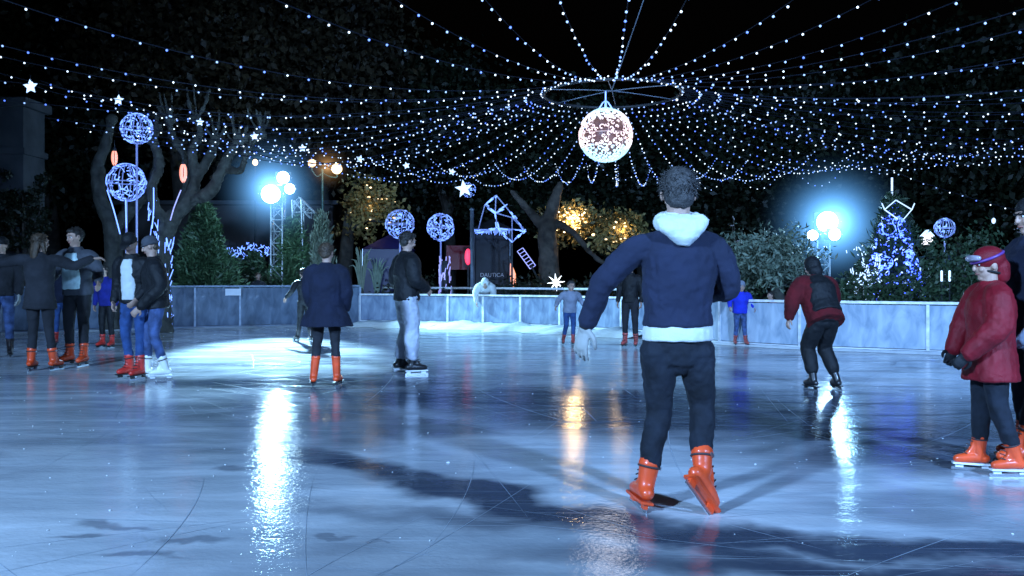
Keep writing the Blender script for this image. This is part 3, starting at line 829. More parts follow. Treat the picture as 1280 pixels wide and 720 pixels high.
specs = [  # px, Y, height of crown centre, radii, material, label
 (-140, 34, 9.5, (5, 4.5, 4.5), 'leaf_dark', 'dark evergreen tree rising beyond the left edge behind the pillar'),
 (60, 38, 9, (5.5, 4.5, 4.6), 'leaf_dark', 'dark broad tree behind the stone pillar and the plane trees'),
 (225, 36, 10.5, (5, 4, 4.2), 'leaf_brown', 'brownish autumn tree high behind the left plane tree'),
 (400, 40, 10.5, (5.5, 4, 4.8), 'leaf_brown', 'brownish autumn tree high above the warm street lamp'),
 (560, 42, 8.0, (4.5, 4, 3.9), 'leaf_dark', 'dark tree behind the pair of light balls'),
 (690, 39, 6.4, (4.2, 4, 3.0), 'leaf_dark', 'dark low tree behind the thick trunk under the swags'),
 (800, 42, 6.0, (4.2, 4, 3.3), 'leaf_dark', 'dark tree hidden behind the main skater'),
 (930, 40, 6.2, (4.5, 4, 3.4), 'leaf_dark', 'dark tree behind the silvery olive tree'),
 (1080, 38, 6.6, (4.4, 4, 3.6), 'leaf_dark', 'dark tree directly behind the right floodlight and blue light tree'),
 (1200, 34, 6.8, (4.2, 4, 3.8), 'leaf_dark', 'dark green tree behind the dim light ball at right'),
 (1360, 30, 6.5, (4.2, 4, 4), 'leaf_dark', 'dark green tree beyond the right edge'),
]
cache = {}
for i, (px, Yb, zc, rad, mk, lab) in enumerate(specs):
    t = thing('background_tree', lab, 'tree', Vector(((px-640)/F*Yb, Yb, 0)), 0, 'dark trees around the square')
    key = (mk, i % 2)
    if key not in cache:
        o = crown_mesh(i+3, M[mk], (1, 1, 1), 1, 1, .1); bpy.data.objects.remove(o)
        o = crown_mesh(i+3, M[mk], (4.6, 4.0, 3.9), 330, 60, .17); cache[key] = o.data; bpy.data.objects.remove(o)
        tb = trunk_mesh(5.2, .32, 2.0, i); me = bpy.data.meshes.new('trunk'); tb.to_mesh(me); tb.free(); me.materials.append(M['bark_dark']); me.polygons.foreach_set('use_smooth', [True]*len(me.polygons)); cache[('t', mk, i % 2)] = me
    c = bpy.data.objects.new('crown', cache[key]); C.objects.link(c); c.parent = t
    c.scale = (rad[0]/4.6, rad[1]/4.0, rad[2]/3.9); c.location = (0, 0, zc); c.rotation_euler = (0, 0, i*1.3)
    c = bpy.data.objects.new('trunk', cache[('t', mk, i % 2)]); C.objects.link(c); c.parent = t; s = zc/8.4; c.scale = (s, s, s)
random.seed(21)

# firs behind the left barrier
def conifer(name, label, px, Y, top_py, wid_px, m='leaf_fir', n=900, lean=0, group=None, per=9, leaf=.05, up=.55, el=4.2, shape=1.0):
    x = (px-640)/F*Y; h = HC-(top_py-HY)/F*Y; wr = wid_px/F*Y/2
    t = thing(name, label, 'tree', Vector((x, Y, 0)), 0, group)
    cs, ds = [], []
    for i in range(n):
        u = random.random()**.75; z = .12*h+u*h*.88
        prof = (1-u)**.75*shape+.05; a = random.uniform(0, 6.283)
        lump = 1+.28*math.sin(3*a+7*u+px)+.2*math.sin(5*a-11*u)
        r = wr*prof*lump*math.sqrt(random.uniform(.12, 1))
        cs.append((math.cos(a)*r, math.sin(a)*r, z)); ds.append((math.cos(a)*.7, math.sin(a)*.7, up))
    v, f = leaves(cs, np.array([.07, .07, .09]), per, leaf, el, ds)
    mesh_np('foliage', v, f, M[m], t)
    bm = NB(); limb(bm, [Vector((0, 0, -.06)), Vector((.02, 0, h*.5)), Vector((0, 0, h*.97))], [.09, .05, .012])
    for k in range(16):
        a = k*2.4; z = h*(.15+.045*k); r = wr*(1-k/18)*.85; rod(bm, (0, 0, z), (math.cos(a)*r, math.sin(a)*r, z+.25*r), .014, 4)
    obj('trunk', bm, M['bark_dark'], t, True)
    return t
conifer('fir_tree', 'dark bushy fir behind the barrier right of the lit plane tree trunk', 256, 23.6, 262, 82, 'leaf_firlit', n=1300, group='firs behind the left barrier', shape=1.1)
conifer('fir_tree', 'bright green fir behind the barrier between floodlight tower and street lamp', 366, 25.2, 276, 62, 'leaf_firlit', 1100, group='firs behind the left barrier')
conifer('fir_tree', 'narrow pale fir behind the barrier beside the street lamp pole', 402, 25.4, 272, 40, 'leaf_pale', 700, group='firs behind the left barrier', up=1.4)
conifer('fir_tree', 'low green fir at the base of the left floodlight tower', 318, 25.4, 322, 60, 'leaf_fir', 700, group='firs behind the left barrier')
# small spiky plants behind barrier
for px, py, lab, mm in ((452, 318, 'pale spiky yucca behind the barrier right of the dark coated skater', 'leaf_pale'), (471, 330, 'small grey spiky yucca next to the blue tent', 'leaf_olive')):
    Y = 25.6; h = HC-(py-HY)/F*Y; t = thing('yucca_plant', lab, 'plant', Vector(((px-640)/F*Y, Y, 0)))
    bm = NB()
    for k in range(26):
        a = random.uniform(0, 6.28); s = random.uniform(.08, .38); tip = Vector((math.cos(a)*s, math.sin(a)*s, h*random.uniform(.8, 1.12)))
        tube(bm, [Vector((math.cos(a)*.03, math.sin(a)*.03, h*.45)), tip*.5+Vector((0, 0, h*.4)), tip], [.025, .022, .004], 4, 3, False, flat=.4)
    obj('fronds', bm, M[mm], t)
    bm = NB(); rod(bm, (0, 0, -.06), (0, 0, h*.5), .06); obj('stem', bm, M['bark_dark'], t, True)

bush('lit_bush', 'low hedge bush behind the left barrier under the blue net lights', 'bush', Vector((W(300, 0, 25).x, 25, 0)), (0, 0, .95), (1.6, .6, .55), 60, 40, .06, 'leaf_dark')
# blue lights patch on bush
c0 = W(310, 313, 26); t = thing('net_light', 'small patch of blue net lights beyond the fir and floodlight tower', 'net light', c0)
for q in range(1):
    bm = NB()
    for k in range(90):
        p = Vector((random.uniform(-.62, .62), random.uniform(-.1, .1), 0)); p.z = random.uniform(-.28, .22)*(1-abs(p.x)*.9)
        l = .04; d = Vector((random.uniform(-1, 1), 0, random.uniform(-1, 1))).normalized()*l
        tube(bm, [p-d, p+d], .010, 4, 1, False)
    obj('bulb_net', bm, M['net_blue'], t)
    bm = NB(); 
    for k in range(6): rod(bm, (-.6+.24*k, .02, -.3), (-.55+.22*k, .02, .25), .006, 4)
    obj('mesh_frame', bm, M['wire'], t)

# autumn tree lit warm (470,250) and golden foliage (720,280)
def lit_foliage(label, px, py, Y, w_px, h_px, trunk_px, nlight, mat_leaf='leaf_gold', e=70):
    base = Vector(((trunk_px-640)/F*Y, Y, 0)); c = W(px, py, Y)-base; rx, rz = w_px/F*Y/2, h_px/F*Y/2
    t = thing('golden_tree', label, 'tree', base)
    cs = []
    for i in range(90):
        q = rng.normal(0, .5, 3); cs.append((c.x+q[0]*rx, q[1]*rx*.7, c.z+q[2]*rz))
    v, f = leaves(cs, np.array([.16, .16, .13]), 26, .10, 1.8); mesh_np('crown', v, f, M[mat_leaf], t)
    bm = NB()
    limb(bm, [Vector((0, 0, -.06)), Vector((.05, 0, c.z*.5)), Vector((c.x*.2, 0, c.z*.9))], [.3, .24, .18])
    for k in range(7):
        q = cs[k*9]; limb(bm, [Vector((0, 0, c.z*.75)), Vector((q[0]*.5, q[1]*.5, (q[2]+c.z*.8)/2+.15)), Vector(q)], [.09, .06, .015])
    obj('trunk', bm, M['bark'], t, True)
    bm = NB(); bmw = NB()
    for k in range(nlight):
        q = rng.normal(0, .42, 3); p = Vector((c.x+q[0]*rx, q[1]*rx*.7-.3, c.z+q[2]*rz)); s = random.uniform(.015, .05)
        b_ = bm if random.random() < .45 else bmw
        bmesh.ops.create_icosphere(b_, subdivisions=1, radius=s, matrix=Matrix.Translation(p) @ Matrix.Diagonal((1.4, 1, .8, 1)) @ Matrix.Rotation(random.uniform(0, 3), 4, 'Y'))
    obj('bright_bulbs', bm, M['warm'], t); obj('soft_bulbs', bmw, M['warm_soft'], t)
    point('tree_lamp', base+c+Vector((0, -.5, 0)), e, (1, .66, .3), .2)
lit_foliage('pale trunked tree with bright golden lights left of the main skater', 716, 278, 27.5, 60, 34, 686, 110, e=120)
lit_foliage('thin branched tree with scattered golden lights at the main skater arm', 775, 288, 26, 44, 34, 812, 24, e=40)
lit_foliage('autumn tree with soft yellow lit leaves right of the street lamp', 465, 258, 29, 60, 62, 430, 22, e=5)
# thick trunk (685, 320)
bt = Vector((W(685, 0, 26.5).x, 26.5, 0)); t = thing('plane_tree', 'thick bare leaning trunk between the light sculpture and the golden lights', 'tree', bt)
def L3(px, py, dy=0): return W(px, py, 26.5+dy)-bt
bm = NB(); limb(bm, [Vector((.1, 0, -.06)), L3(686, 330), L3(684, 290), L3(690, 262), L3(700, 230)], [.36, .3, .27, .2, .1]); limb(bm, [L3(684, 290), L3(660, 262), L3(640, 240)], [.18, .12, .07]); limb(bm, [L3(733, 310), L3(748, 325), L3(765, 332)], [.08, .07, .05])
limb(bm, [L3(688, 275), L3(715, 290), L3(735, 312)], [.14, .1, .08])
fuse('trunk', bm, M['bark_dark'], t, .04, 3, (.08, .2))

# ------------------------------------------------------------ trusses + floodlights
def truss(bm, a, b, wd, n, r=.024):
    a, b = Vector(a), Vector(b); d = (b-a).normalized(); u, v = frame(d)
    cs = [(u*sx+v*sy)*wd/2 for sx, sy in ((-1, -1), (1, -1), (1, 1), (-1, 1))]
    for c in cs: rod(bm, a+c, b+c, r)
    for k in range(n):
        p, q = a.lerp(b, k/n), a.lerp(b, (k+1)/n)
        for i in range(4):
            c1, c2 = cs[i], cs[(i+1) % 4]
            if k % 2: c1, c2 = c2, c1
            rod(bm, p+c1, q+c2, r*.6, 4)
            rod(bm, p+cs[i], p+cs[(i+1) % 4], r*.55, 4)
def flood_head(root, c, aim, s=.5):
    d = (Vector(aim)).normalized(); rot = d.to_track_quat('-Z', 'Y').to_matrix()
    g = bpy.data.objects.new('floodlight_head', None); 
    bm = NB(); box(bm, c-d*.12, (s, s*.78, .2), rot); bmesh.ops.bevel(bm, geom=bm.edges[:], offset=.02); h = obj('floodlight_head', bm, M['dark_metal'], root)
    bpy.data.objects.remove(g)
    bm = NB(); tube(bm, [c-d*.02, c+d*.012, c+d*.05], [s*.40, s*.42, s*.30], 24, 1, False); obj('lens', bm, M['flood'], h, True)
    bm = NB(); torus(bm, c+d*.01, s*.44, .02, d, 28, 6); obj('reflector_rim', bm, M['dark_metal'], h, True)
    bm = NB(); u = rot @ Vector((1, 0, 0)); tube(bm, [c+u*s*.54, c-d*.2+u*s*.54, c-d*.36, c-d*.2-u*s*.54, c-u*s*.54], .015, 5, 1); obj('bracket', bm, M['truss'], h)
bFL = Vector((FL.x+.05, FL.y+.45, 0)); t = thing('floodlight_tower', 'lattice tower with blazing blue white floodlights behind the left firs', 'floodlight', bFL)
bm = NB(); truss(bm, (0, 0, -.06), (0, 0, FL.z+.3), .32, 12); obj('lattice_mast', bm, M['truss'], t)
bm = NB(); truss(bm, (.62, .2, -.06), (.5, .2, FL.z-.1), .26, 10, .02); truss(bm, (.5, .2, FL.z-.1), (.95, .2, FL.z-.55), .2, 3, .02); obj('side_mast', bm, M['truss'], t)
flood_head(t, FL-bFL+Vector((0, -.12, 0)), Vector((3.0, -10, -3.2)), .62)
flood_head(t, W(354, 222, 24.8)-bFL, Vector((2, -10, -1.5)), .42)
flood_head(t, W(362, 236, 24.9)-bFL, Vector((4, -10, -2.2)), .36)
bFR = Vector((FR.x+.02, FR.y+.4, 0)); t = thing('floodlight_tower', 'lattice tower with blazing blue white floodlights left of the blue light tree', 'floodlight', bFR)
bm = NB(); truss(bm, (0, 0, -.06), (0, 0, FR.z+.1), .30, 10); obj('lattice_mast', bm, M['truss'], t)
bm = NB(); truss(bm, (-.42, 0, FR.z-.2), (.42, 0, FR.z-.2), .16, 4, .018); obj('cross_arm', bm, M['truss'], t)
flood_head(t, FR-bFR+Vector((0, -.05, .05)), Vector((-1.5, -10, -1.2)), .6)
flood_head(t, W(1016, 294, 21.4)-bFR, Vector((-5, -10, -2.2)), .32)
flood_head(t, W(1043, 293, 21.3)-bFR, Vector((0, -10, -2)), .36)
# emissive spheres added round the lamps to imitate lens glare
def glare(label, c, rad, col, k):
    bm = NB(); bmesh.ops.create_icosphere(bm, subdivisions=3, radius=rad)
    m = bpy.data.materials.new('glare_sphere'); nt, N, L = nodes_of(m); N.remove(N['Principled BSDF'])
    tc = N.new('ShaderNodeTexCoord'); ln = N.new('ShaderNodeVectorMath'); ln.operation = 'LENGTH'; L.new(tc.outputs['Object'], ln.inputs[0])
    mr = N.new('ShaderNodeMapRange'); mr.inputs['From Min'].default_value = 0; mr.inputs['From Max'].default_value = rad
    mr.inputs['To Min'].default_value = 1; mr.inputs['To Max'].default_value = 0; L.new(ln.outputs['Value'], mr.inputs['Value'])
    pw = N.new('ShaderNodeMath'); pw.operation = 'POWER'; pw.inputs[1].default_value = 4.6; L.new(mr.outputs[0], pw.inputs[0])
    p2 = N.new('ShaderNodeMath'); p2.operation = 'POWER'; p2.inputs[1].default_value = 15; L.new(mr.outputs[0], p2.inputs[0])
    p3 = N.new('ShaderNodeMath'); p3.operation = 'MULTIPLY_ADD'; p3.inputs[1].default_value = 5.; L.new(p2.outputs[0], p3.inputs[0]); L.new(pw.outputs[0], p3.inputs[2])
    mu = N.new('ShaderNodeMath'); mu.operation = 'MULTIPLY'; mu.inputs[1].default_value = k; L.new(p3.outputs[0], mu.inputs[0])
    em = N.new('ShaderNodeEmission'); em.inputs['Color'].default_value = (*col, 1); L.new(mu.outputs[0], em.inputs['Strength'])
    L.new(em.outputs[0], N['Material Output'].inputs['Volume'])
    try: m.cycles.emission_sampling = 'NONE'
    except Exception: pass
    o = obj('glare_sphere', bm, m); o.location = c; tag(o, label, 'glare', None, 'stuff'); return o
glare('blue lens glare shaped as a glowing sphere round the left floodlights', FL+Vector((.1, -.4, .1)), 2.0, (.16, .48, 1.0), 3.2)
glare('blue lens glare shaped as a glowing sphere round the right floodlights', FR+Vector((0, -.4, 0)), 2.1, (.14, .46, 1.0), 4.0)

# street lamp with two warm globes
Yl = 27.0; b0 = Vector((W(403, 0, Yl).x, Yl, 0)); t = thing('street_lamp', 'green metal street lamp with warm white globes above the pale fir', 'street lamp', b0)
hp = W(403, 216, Yl).z
M['lamp_green'] = mat('lamp_green', (.06, .13, .11), .4, .3)
bm = NB(); limb(bm, [Vector((0, 0, -.06)), Vector((0, 0, .5)), Vector((0, 0, .6)), Vector((0, 0, hp+.1))], [.12, .1, .05, .04]); obj('pole', bm, M['lamp_green'], t, True)
for (px, py, r_) in ((390, 204, .12), (421, 211, .16)):
    c = W(px, py, Yl-.1)-b0
    bm = NB(); tube(bm, [Vector((0, 0, hp)), Vector((c.x*.5, c.y*.5, hp-.12)), Vector((c.x, c.y, c.z-r_-.1)), Vector((c.x, c.y, c.z-r_))], .022, 6, 4); a_ = obj('arm', bm, M['lamp_green'], t, True)
    bm = NB(); ell(bm, c, (r_, r_, r_), seg=18); obj('globe', bm, M['globe'], a_, True)
point('street_lamp_light', W(415, 205, Yl-.8), 22, (1, .85, .62), .15)
glare('faint warm glow added as a sphere round the twin globe street lamp', W(409, 208, Yl-.2), .95, (1, .55, .22), 1.1)  # emissive sphere added as glow round the globes
b1 = Vector((W(319, 0, 30).x, 30, 0)); t = thing('street_lamp', 'small distant warm street lamp up left of the left floodlight', 'street lamp', b1)
hz = W(319, 203, 30).z
bm = NB(); rod(bm, (0, 0, -.06), (0, 0, hz-.08), .035); obj('pole', bm, M['dark_metal'], t, True)
bm = NB(); ell(bm, (0, 0, hz), (.09, .09, .11)); obj('globe', bm, M['globe'], t, True)

# star ornament by the pole, (580,235)
t = thing('star_light', 'white five pointed star ornament left of the grey pole top', 'star light', W(580, 236, 24.5))
bm = star_mesh(.26, .11, .05, 5, .15); obj('star', bm, M['net_white'], t)
bm = NB(); net_ball(bm, (0.12, .1, -.02), .2, 60, .006); obj('bulb_net', bm, M['net_blue'], t)
bm = NB(); rod(bm, (-.03, 0, .24), (-.03, 0, .52), .006); obj('hook', bm, M['wire'], t)
# white star light low beyond barrier (695,352)
st = W(695, 353, 24.8); t = thing('star_light', 'small eight pointed white star shining just above the middle barrier', 'star light', Vector((st.x, st.y, 0)))
bm = star_mesh(.26, .06, .05, 8, .1); o = obj('star', bm, emis('star_white', (.8, .9, 1), 6), t); o.location = (0, 0, st.z)
bm = NB(); rod(bm, (0, 0.03, -.06), (0, .03, st.z-.05), .02); obj('stand', bm, M['dark_metal'], t)
# grey mast (590)
bmst = Vector((W(590, 0, 25.2).x, 25.2, 0)); bm = NB(); rod(bm, (0, 0, -.06), (0, 0, W(590, 262, 25.2).z), .055, 10); ell(bm, (0, 0, W(590, 262, 25.2).z), (.07, .07, .05))
o = obj('mast', bm, M['rail_grey'], None, True); o.location = bmst; tag(o, 'plain grey pole standing between the red lamp and the dark stall', 'pole')
# red lamp on post and red banner
rb = Vector((W(585, 0, 29).x, 29, 0)); t = thing('signal_lamp', 'bright red lamp beside the grey pole', 'lamp', rb)
rz_ = W(585, 321, 29).z
bm = NB(); ell(bm, (0, 0, rz_), (.11, .1, .27)); obj('lens', bm, M['red_lamp'], t, True)
bm = NB(); rod(bm, (0, .12, -.06), (0, .12, rz_+.3), .04); box(bm, (0, .14, rz_), (.3, .1, .66)); obj('post', bm, M['dark_metal'], t)
bb = Vector((W(573, 0, 29.4).x, 29.4, 0)); bm = NB(); rz2 = W(573, 322, 29.4).z; 
for q in range(5):
    box(bm, (-.32+.16*q, .02*math.sin(q*2), rz2), (.158, .03, .8))
o = obj('banner', bm, M['red_glow']); o.location = bb; tag(o, 'dim red lit banner just left of the red lamp', 'banner')
# blue tent (475,310)
bt_ = Vector((W(487, 0, 28).x, 28, 0)); t = thing('tent', 'dark blue lit tent with pointed roof behind the yuccas', 'tent', bt_)
zt = W(0, 293, 28).z; ze = W(0, 312, 28).z
bm = NB(); vs = [bm.verts.new(p) for p in ((-.75, -.75, ze), (.75, -.75, ze), (.75, .75, ze), (-.75, .75, ze), (0, 0, zt))]
for a, b in ((0, 1), (1, 2), (2, 3), (3, 0)): bm.faces.new((vs[a], vs[b], vs[4]))
obj('roof', bm, M['tarp_blue'], t)
bm = NB(); box(bm, (0, 0, ze/2), (1.4, 1.4, ze-.02)); obj('walls', bm, M['tarp_blue'], t)
for sx in (-1, 1):
    bm = NB(); rod(bm, (sx*.73, -.73, -.06), (sx*.73, -.73, ze), .02); obj('leg', bm, M['steel'], t)

# trunk wrapped with lights (555, 330-365) below right ball
p0 = Vector((W(556, 0, 25.5).x, 25.5, 0)); t = thing('lit_column', 'short column of blue white icicle lights under the right light ball', 'light column', p0)
bm = NB(); rod(bm, (0, 0, -.06), (0, 0, W(0, 326, 25.5).z), .1, 8); obj('core', bm, M['dark_metal'], t)
bm = NB(); wrap_lights(bm, [Vector((0, 0, .5)), Vector((0, 0, 1.1)), Vector((0, 0, W(0, 324, 25.5).z))], [.2, .17, .13], 46, .013); obj('light_wrap', bm, M['net_violet'], t)

# light sculpture (625,280)
sx0 = W(625, 0, 25.8); b0 = Vector((sx0.x, 25.8, 0)); t = thing('light_sculpture', 'angular blue outline light sculpture shaped like a kite above the stall', 'light sculpture', b0)
def L4(px, py, dy=0): return W(px, py, 25.8+dy)-b0
Pk = {'top': L4(620, 244), 'tl': L4(606, 256), 'tr': L4(632, 258), 'tb': L4(619, 266), 'r': L4(656, 288), 'b': L4(640, 303), 'bl': L4(597, 290), 'm': L4(622, 285), 'm2': L4(640, 272, -.3), 'rb': L4(664, 292)}
bm = NB()
for a, b in (('top', 'tl'), ('top', 'tr'), ('tl', 'tb'), ('tr', 'tb'), ('top', 'tb'), ('tr', 'r'), ('tb', 'm2'), ('m2', 'r'), ('r', 'b'), ('b', 'm'), ('m', 'r'), ('bl', 'm'), ('tl', 'bl'), ('tb', 'm'), ('m2', 'b')):
    rod(bm, Pk[a], Pk[b], .017, 5)
obj('outline_tubes', bm, M['net_dim'], t)
bm = NB()
for a, b in (('top', 'tl'), ('tl', 'tb'), ('tr', 'r'), ('tb', 'm'), ('m', 'r'), ('m', 'b'), ('tr', 'tb'), ('r', 'b'), ('bl', 'm')):
    A, B = Pk[a], Pk[b]
    for k in range(7):
        q = A.lerp(B, random.random())+Vector((random.uniform(-.04, .04), -.03, random.uniform(-.04, .04))); l = (B-A).normalized()*random.uniform(.03, .09)
        tube(bm, [q-l, q+l], .013, 4, 1, False)
obj('light_net', bm, M['net_blue'], t)
bm = NB(); A, B = L4(650, 312), L4(666, 334)
u_ = Vector((.08, 0, .05))
for s_ in (-1, 1): rod(bm, A+u_*s_, B+u_*s_, .014, 4)
for k in range(7): rod(bm, A.lerp(B, k/6)+u_, A.lerp(B, k/6)-u_, .010, 4)
obj('ladder_tube', bm, M['net_violet'], t)
bm = NB(); rod(bm, L4(664, 332), L4(682, 368), .03); rod(bm, Pk['b'], Vector((Pk['b'].x, 0.1, -.06)), .03); obj('stay', bm, M['dark_metal'], t)
# stall behind
b0 = Vector((W(615, 0, 27.5).x, 27.5, 0)); t = thing('market_stall', 'dark market stall with blue fringe lights and small pale lettering', 'stall', b0)
def L5(px, py, dy=0): return W(px, py, 27.5+dy)-b0
zr = L5(0, 286).z
bm = NB(); box(bm, (0, .5, zr/2+.35), (1.15, 1.0, zr-.7)); obj('cabin', bm, M['tarp'], t)
bm = NB(); vs = [bm.verts.new(p) for p in ((-.65, -.15, zr), (.65, -.15, zr), (.65, 1.1, zr), (-.65, 1.1, zr), (0, .5, zr+.35))]
for a, b in ((0, 1), (1, 2), (2, 3), (3, 0)): bm.faces.new((vs[a], vs[b], vs[4]))
bm.faces.new(vs[3::-1]); obj('roof', bm, M['tarp'], t)
bm = NB(); box(bm, (0, -.05, .5), (1.2, .12, .9)); obj('counter', bm, M['tarp'], t)
bm = NB()
for k in range(34):
    x = -.6+1.2*k/33; l = random.uniform(.03, .2); tube(bm, [Vector((x, -.18, zr-.02)), Vector((x, -.18, zr-.02-l))], .008, 4, 1, False)
obj('fringe_lights', bm, M['net_blue'], t)
for q in (-.56, .56):
    bm = NB(); rod(bm, (q, -.16, -.06), (q, -.16, zr), .025); obj('post', bm, M['rail_grey'], t)
def text(parent, s, loc, size, m, name='lettering', rz=0):
    cu = bpy.data.curves.new(name, 'FONT'); cu.body = s; cu.size = size; cu.extrude = .006; cu.align_x = 'CENTER'
    o = bpy.data.objects.new(name, cu); C.objects.link(o)
    dg = bpy.context.evaluated_depsgraph_get(); me = bpy.data.meshes.new_from_object(o.evaluated_get(dg)); bpy.data.objects.remove(o)
    me.materials.clear(); o = link_mesh(name, me, m, parent); o.location = loc; o.rotation_euler = (R(90), 0, rz); return o
bm = NB(); box(bm, L5(617, 344, -.08), (.85, .03, .22)); sg = obj('name_board', bm, M['tarp'], t)
text(sg, 'DAUTICA', L5(615, 346, -.11), .17, M['letters'])
# flame coloured sign (640,345)
b0 = Vector((W(641, 0, 26.6).x, 26.6, 0)); t = thing('flame_sign', 'narrow leaning sign glowing orange beside the dark stall', 'sign', b0)
z1, z2 = W(0, 330, 26.6).z, W(0, 356, 26.6).z
bm = NB(); tube(bm, [Vector((.02, 0, z2)), Vector((0, 0, (z1+z2)/2)), Vector((-.06, 0, z1))], [.07, .09, .02], 8, 4, flat=.4); obj('glow_panel', bm, emis('flame_dim', (1, .3, .05), 1.4), t, True)
bm = NB(); rod(bm, (.16, .03, -.06), (-.1, .03, z1+.25), .03); rod(bm, (.16, .0, .6), (.12, .0, z2-.05), .035); obj('frame', bm, M['dark_metal'], t)

# ------------------------------------------------------------ right side vegetation
olive = thing('olive_tree', 'silvery green olive tree lit by the right floodlights', 'tree', Vector((W(975, 0, 19.6).x, 19.6, 0)))
cs = []
for i in range(230):
    q = rng.normal(0, .45, 3); px = 968+q[0]*46; py = 325+q[2]*32
    if px > 1012: py = max(py, 318)
    p = W(px, min(py, 378), 19.6+q[1]*1.2)-olive.location; cs.append(tuple(p))
v, f = leaves(cs, np.array([.10, .10, .10]), 34, .045, 3.2); mesh_np('crown', v, f, M['leaf_olive'], olive)
bm = NB(); limb(bm, [Vector((0, 0, -.06)), Vector((.05, 0, .5)), Vector((-.05, 0, 1.0))], [.16, .12, .1])
for k in range(9):
    q = Vector(cs[k*11]); limb(bm, [Vector((-.05, 0, .8)), q*.5+Vector((0, 0, .5)), q], [.06, .04, .01])
obj('trunk', bm, M['bark'], olive, True)
# hedges of separate bushes behind the right barrier
for i, (px, Y, zc, rx, rz, lab) in enumerate([
    (905, 19.8, .75, .9, .65, 'dark green bush behind the barrier right of the main skater sleeve'),
    (1065, 18.6, .7, .8, .5, 'dark green bush behind the barrier right of the floodlight mast'),
    (1120, 18.3, .75, .9, .55, 'dark green bush below the blue light tree'),
    (1185, 18.0, .85, .9, .7, 'dark green bush below the dim light ball at right'),
    (1250, 17.4, .9, .9, .8, 'dark green bush behind the red helmet'),
    (1320, 16.8, 1.0, 1.0, .9, 'dark green bush past the right edge'),
    (1145, 20.5, 1.3, .9, .9, 'taller green bush between the blue light tree and the dim light ball'),
    (1215, 20.5, 1.5, 1.0, 1.0, 'taller green bush right of the dim light ball')]):
    bush('garden_bush', lab, 'bush', Vector((W(px, 0, Y).x, Y, 0)), (0, 0, zc), (rx, .6, rz), 70, 34, .055, 'leaf_fir', True, .3, 'bushes behind the right barrier')
for i, (px, Y, lab) in enumerate([(740, 24.5, 'low dark bush behind the barrier left of the main skater hip'), (660, 25.5, 'low dark bush behind the barrier beside the flame sign'), (520, 25, 'low dark bush behind the skater in grey trousers'), (850, 22, 'low dark bush behind the main skater')]):
    bush('garden_bush', lab, 'bush', Vector((W(px, 0, Y).x, Y, 0)), (0, 0, .75), (1.2, .5, .5), 50, 34, .055, 'leaf_dark', True, .3, 'low bushes behind the middle barrier')

# blue light tree (cone)
Yx = 19.8; xt = conifer('christmas_tree', 'tall fir covered in blue white lights with a spiked top right of the floodlight', 1115, Yx, 252, 84, 'leaf_fir', 1000, leaf=.045)
ox = xt.location
hx = W(0, 250, Yx).z; wr = 42/F*Yx
def cone_pt(u, a, k=1.0): r = wr*((1-u)**.75+.04)*k; return Vector((math.cos(a)*r, math.sin(a)*r, .25+u*(hx-.25)))
bm = NB(); bmw = NB()
for k in range(13):   # ring and zigzag motifs
    u = random.uniform(.12, .85); a = -math.pi/2+random.uniform(-1.2, 1.2); c = cone_pt(u, a, 1.02); nrm = Vector((math.cos(a), math.sin(a), .3)).normalized()
    torus(bm, c, random.uniform(.12, .24), .011, nrm, 18, 4)
for k in range(520):
    u = random.random()**1.1*.98; a = -math.pi/2+random.uniform(-1.7, 1.7); c = cone_pt(u, a, random.uniform(.9, 1.12)); l = random.uniform(.012, .05)
    d = Vector((random.uniform(-1, 1), random.uniform(-.3, .3), random.uniform(-1, 1))).normalized()*l
    tube(bm if random.random() < .85 else bmw, [c-d, c+d], random.uniform(.011, .018), 4, 1, False)
for k in range(3):
    a = -math.pi/2-1.2+.1*k; tube(bmw, [cone_pt(.30, a, 1.05), cone_pt(.45, a+.1, 1.08), cone_pt(.56, a, 1.0)], .012, 4, 4, False)
n0 = len(bm.faces); tm = bpy.data.meshes.new('t'); bmw.to_mesh(tm); bmw.free(); bm.from_mesh(tm); bm.faces.ensure_lookup_table()
for f_ in bm.faces[n0:]: f_.material_index = 1
n1 = len(bm.faces)
for q_ in range(9):
    a = -math.pi/2-1.75+q_*.44; tube(bm, [cone_pt(u_/12, a+.25*math.sin(u_), 1.02) for u_ in range(0, 13)], .004, 4, 2, False)
tube(bm, [cone_pt(u_/90, u_*.62, 1.02) for u_ in range(0, 91)], .004, 4, 2, False)
bm.faces.ensure_lookup_table()
for f_ in bm.faces[n1:]: f_.material_index = 2
so = obj('bulb_net', bm, M['tree_blue'], xt); so.data.materials.append(M['net_white']); so.data.materials.append(M['wire'])
bm = NB(); z0 = hx; 
rod(bm, (0, 0, z0-.1), (0, 0, W(0, 222, Yx).z), .022)
for s_ in (-1, 1): rod(bm, (0, -.2, z0-.02), (s_*.30, -.32, z0-.24), .012, 4); rod(bm, (s_*.30, -.32, z0-.24), (s_*.36, -.32, z0-.1), .012, 4); rod(bm, (s_*.30, -.32, z0-.24), (s_*.06, -.45, z0-.46), .012, 4)
obj('top_spike', bm, M['net_white'], xt)
# small lit shrub left of it
t = bush('lit_bush', 'small shrub with violet white lights left of the blue light tree', 'bush', Vector((W(1077, 0, 18.9).x, 18.9, 0)), (0, 0, 1.1), (.3, .3, .55), 30, 34, .045, 'leaf_fir')
bm = NB()
for k in range(130):
    c = Vector((random.gauss(0, .16), -.25+random.uniform(-.05, .1), 1.15+random.gauss(0, .28))); d = Vector((random.uniform(-.5, .5), 0, random.uniform(-1, 1))).normalized()*random.uniform(.01, .05)
    tube(bm, [c-d, c+d], .010, 4, 1, False)
obj('bulb_net', bm, M['net_white'], t)
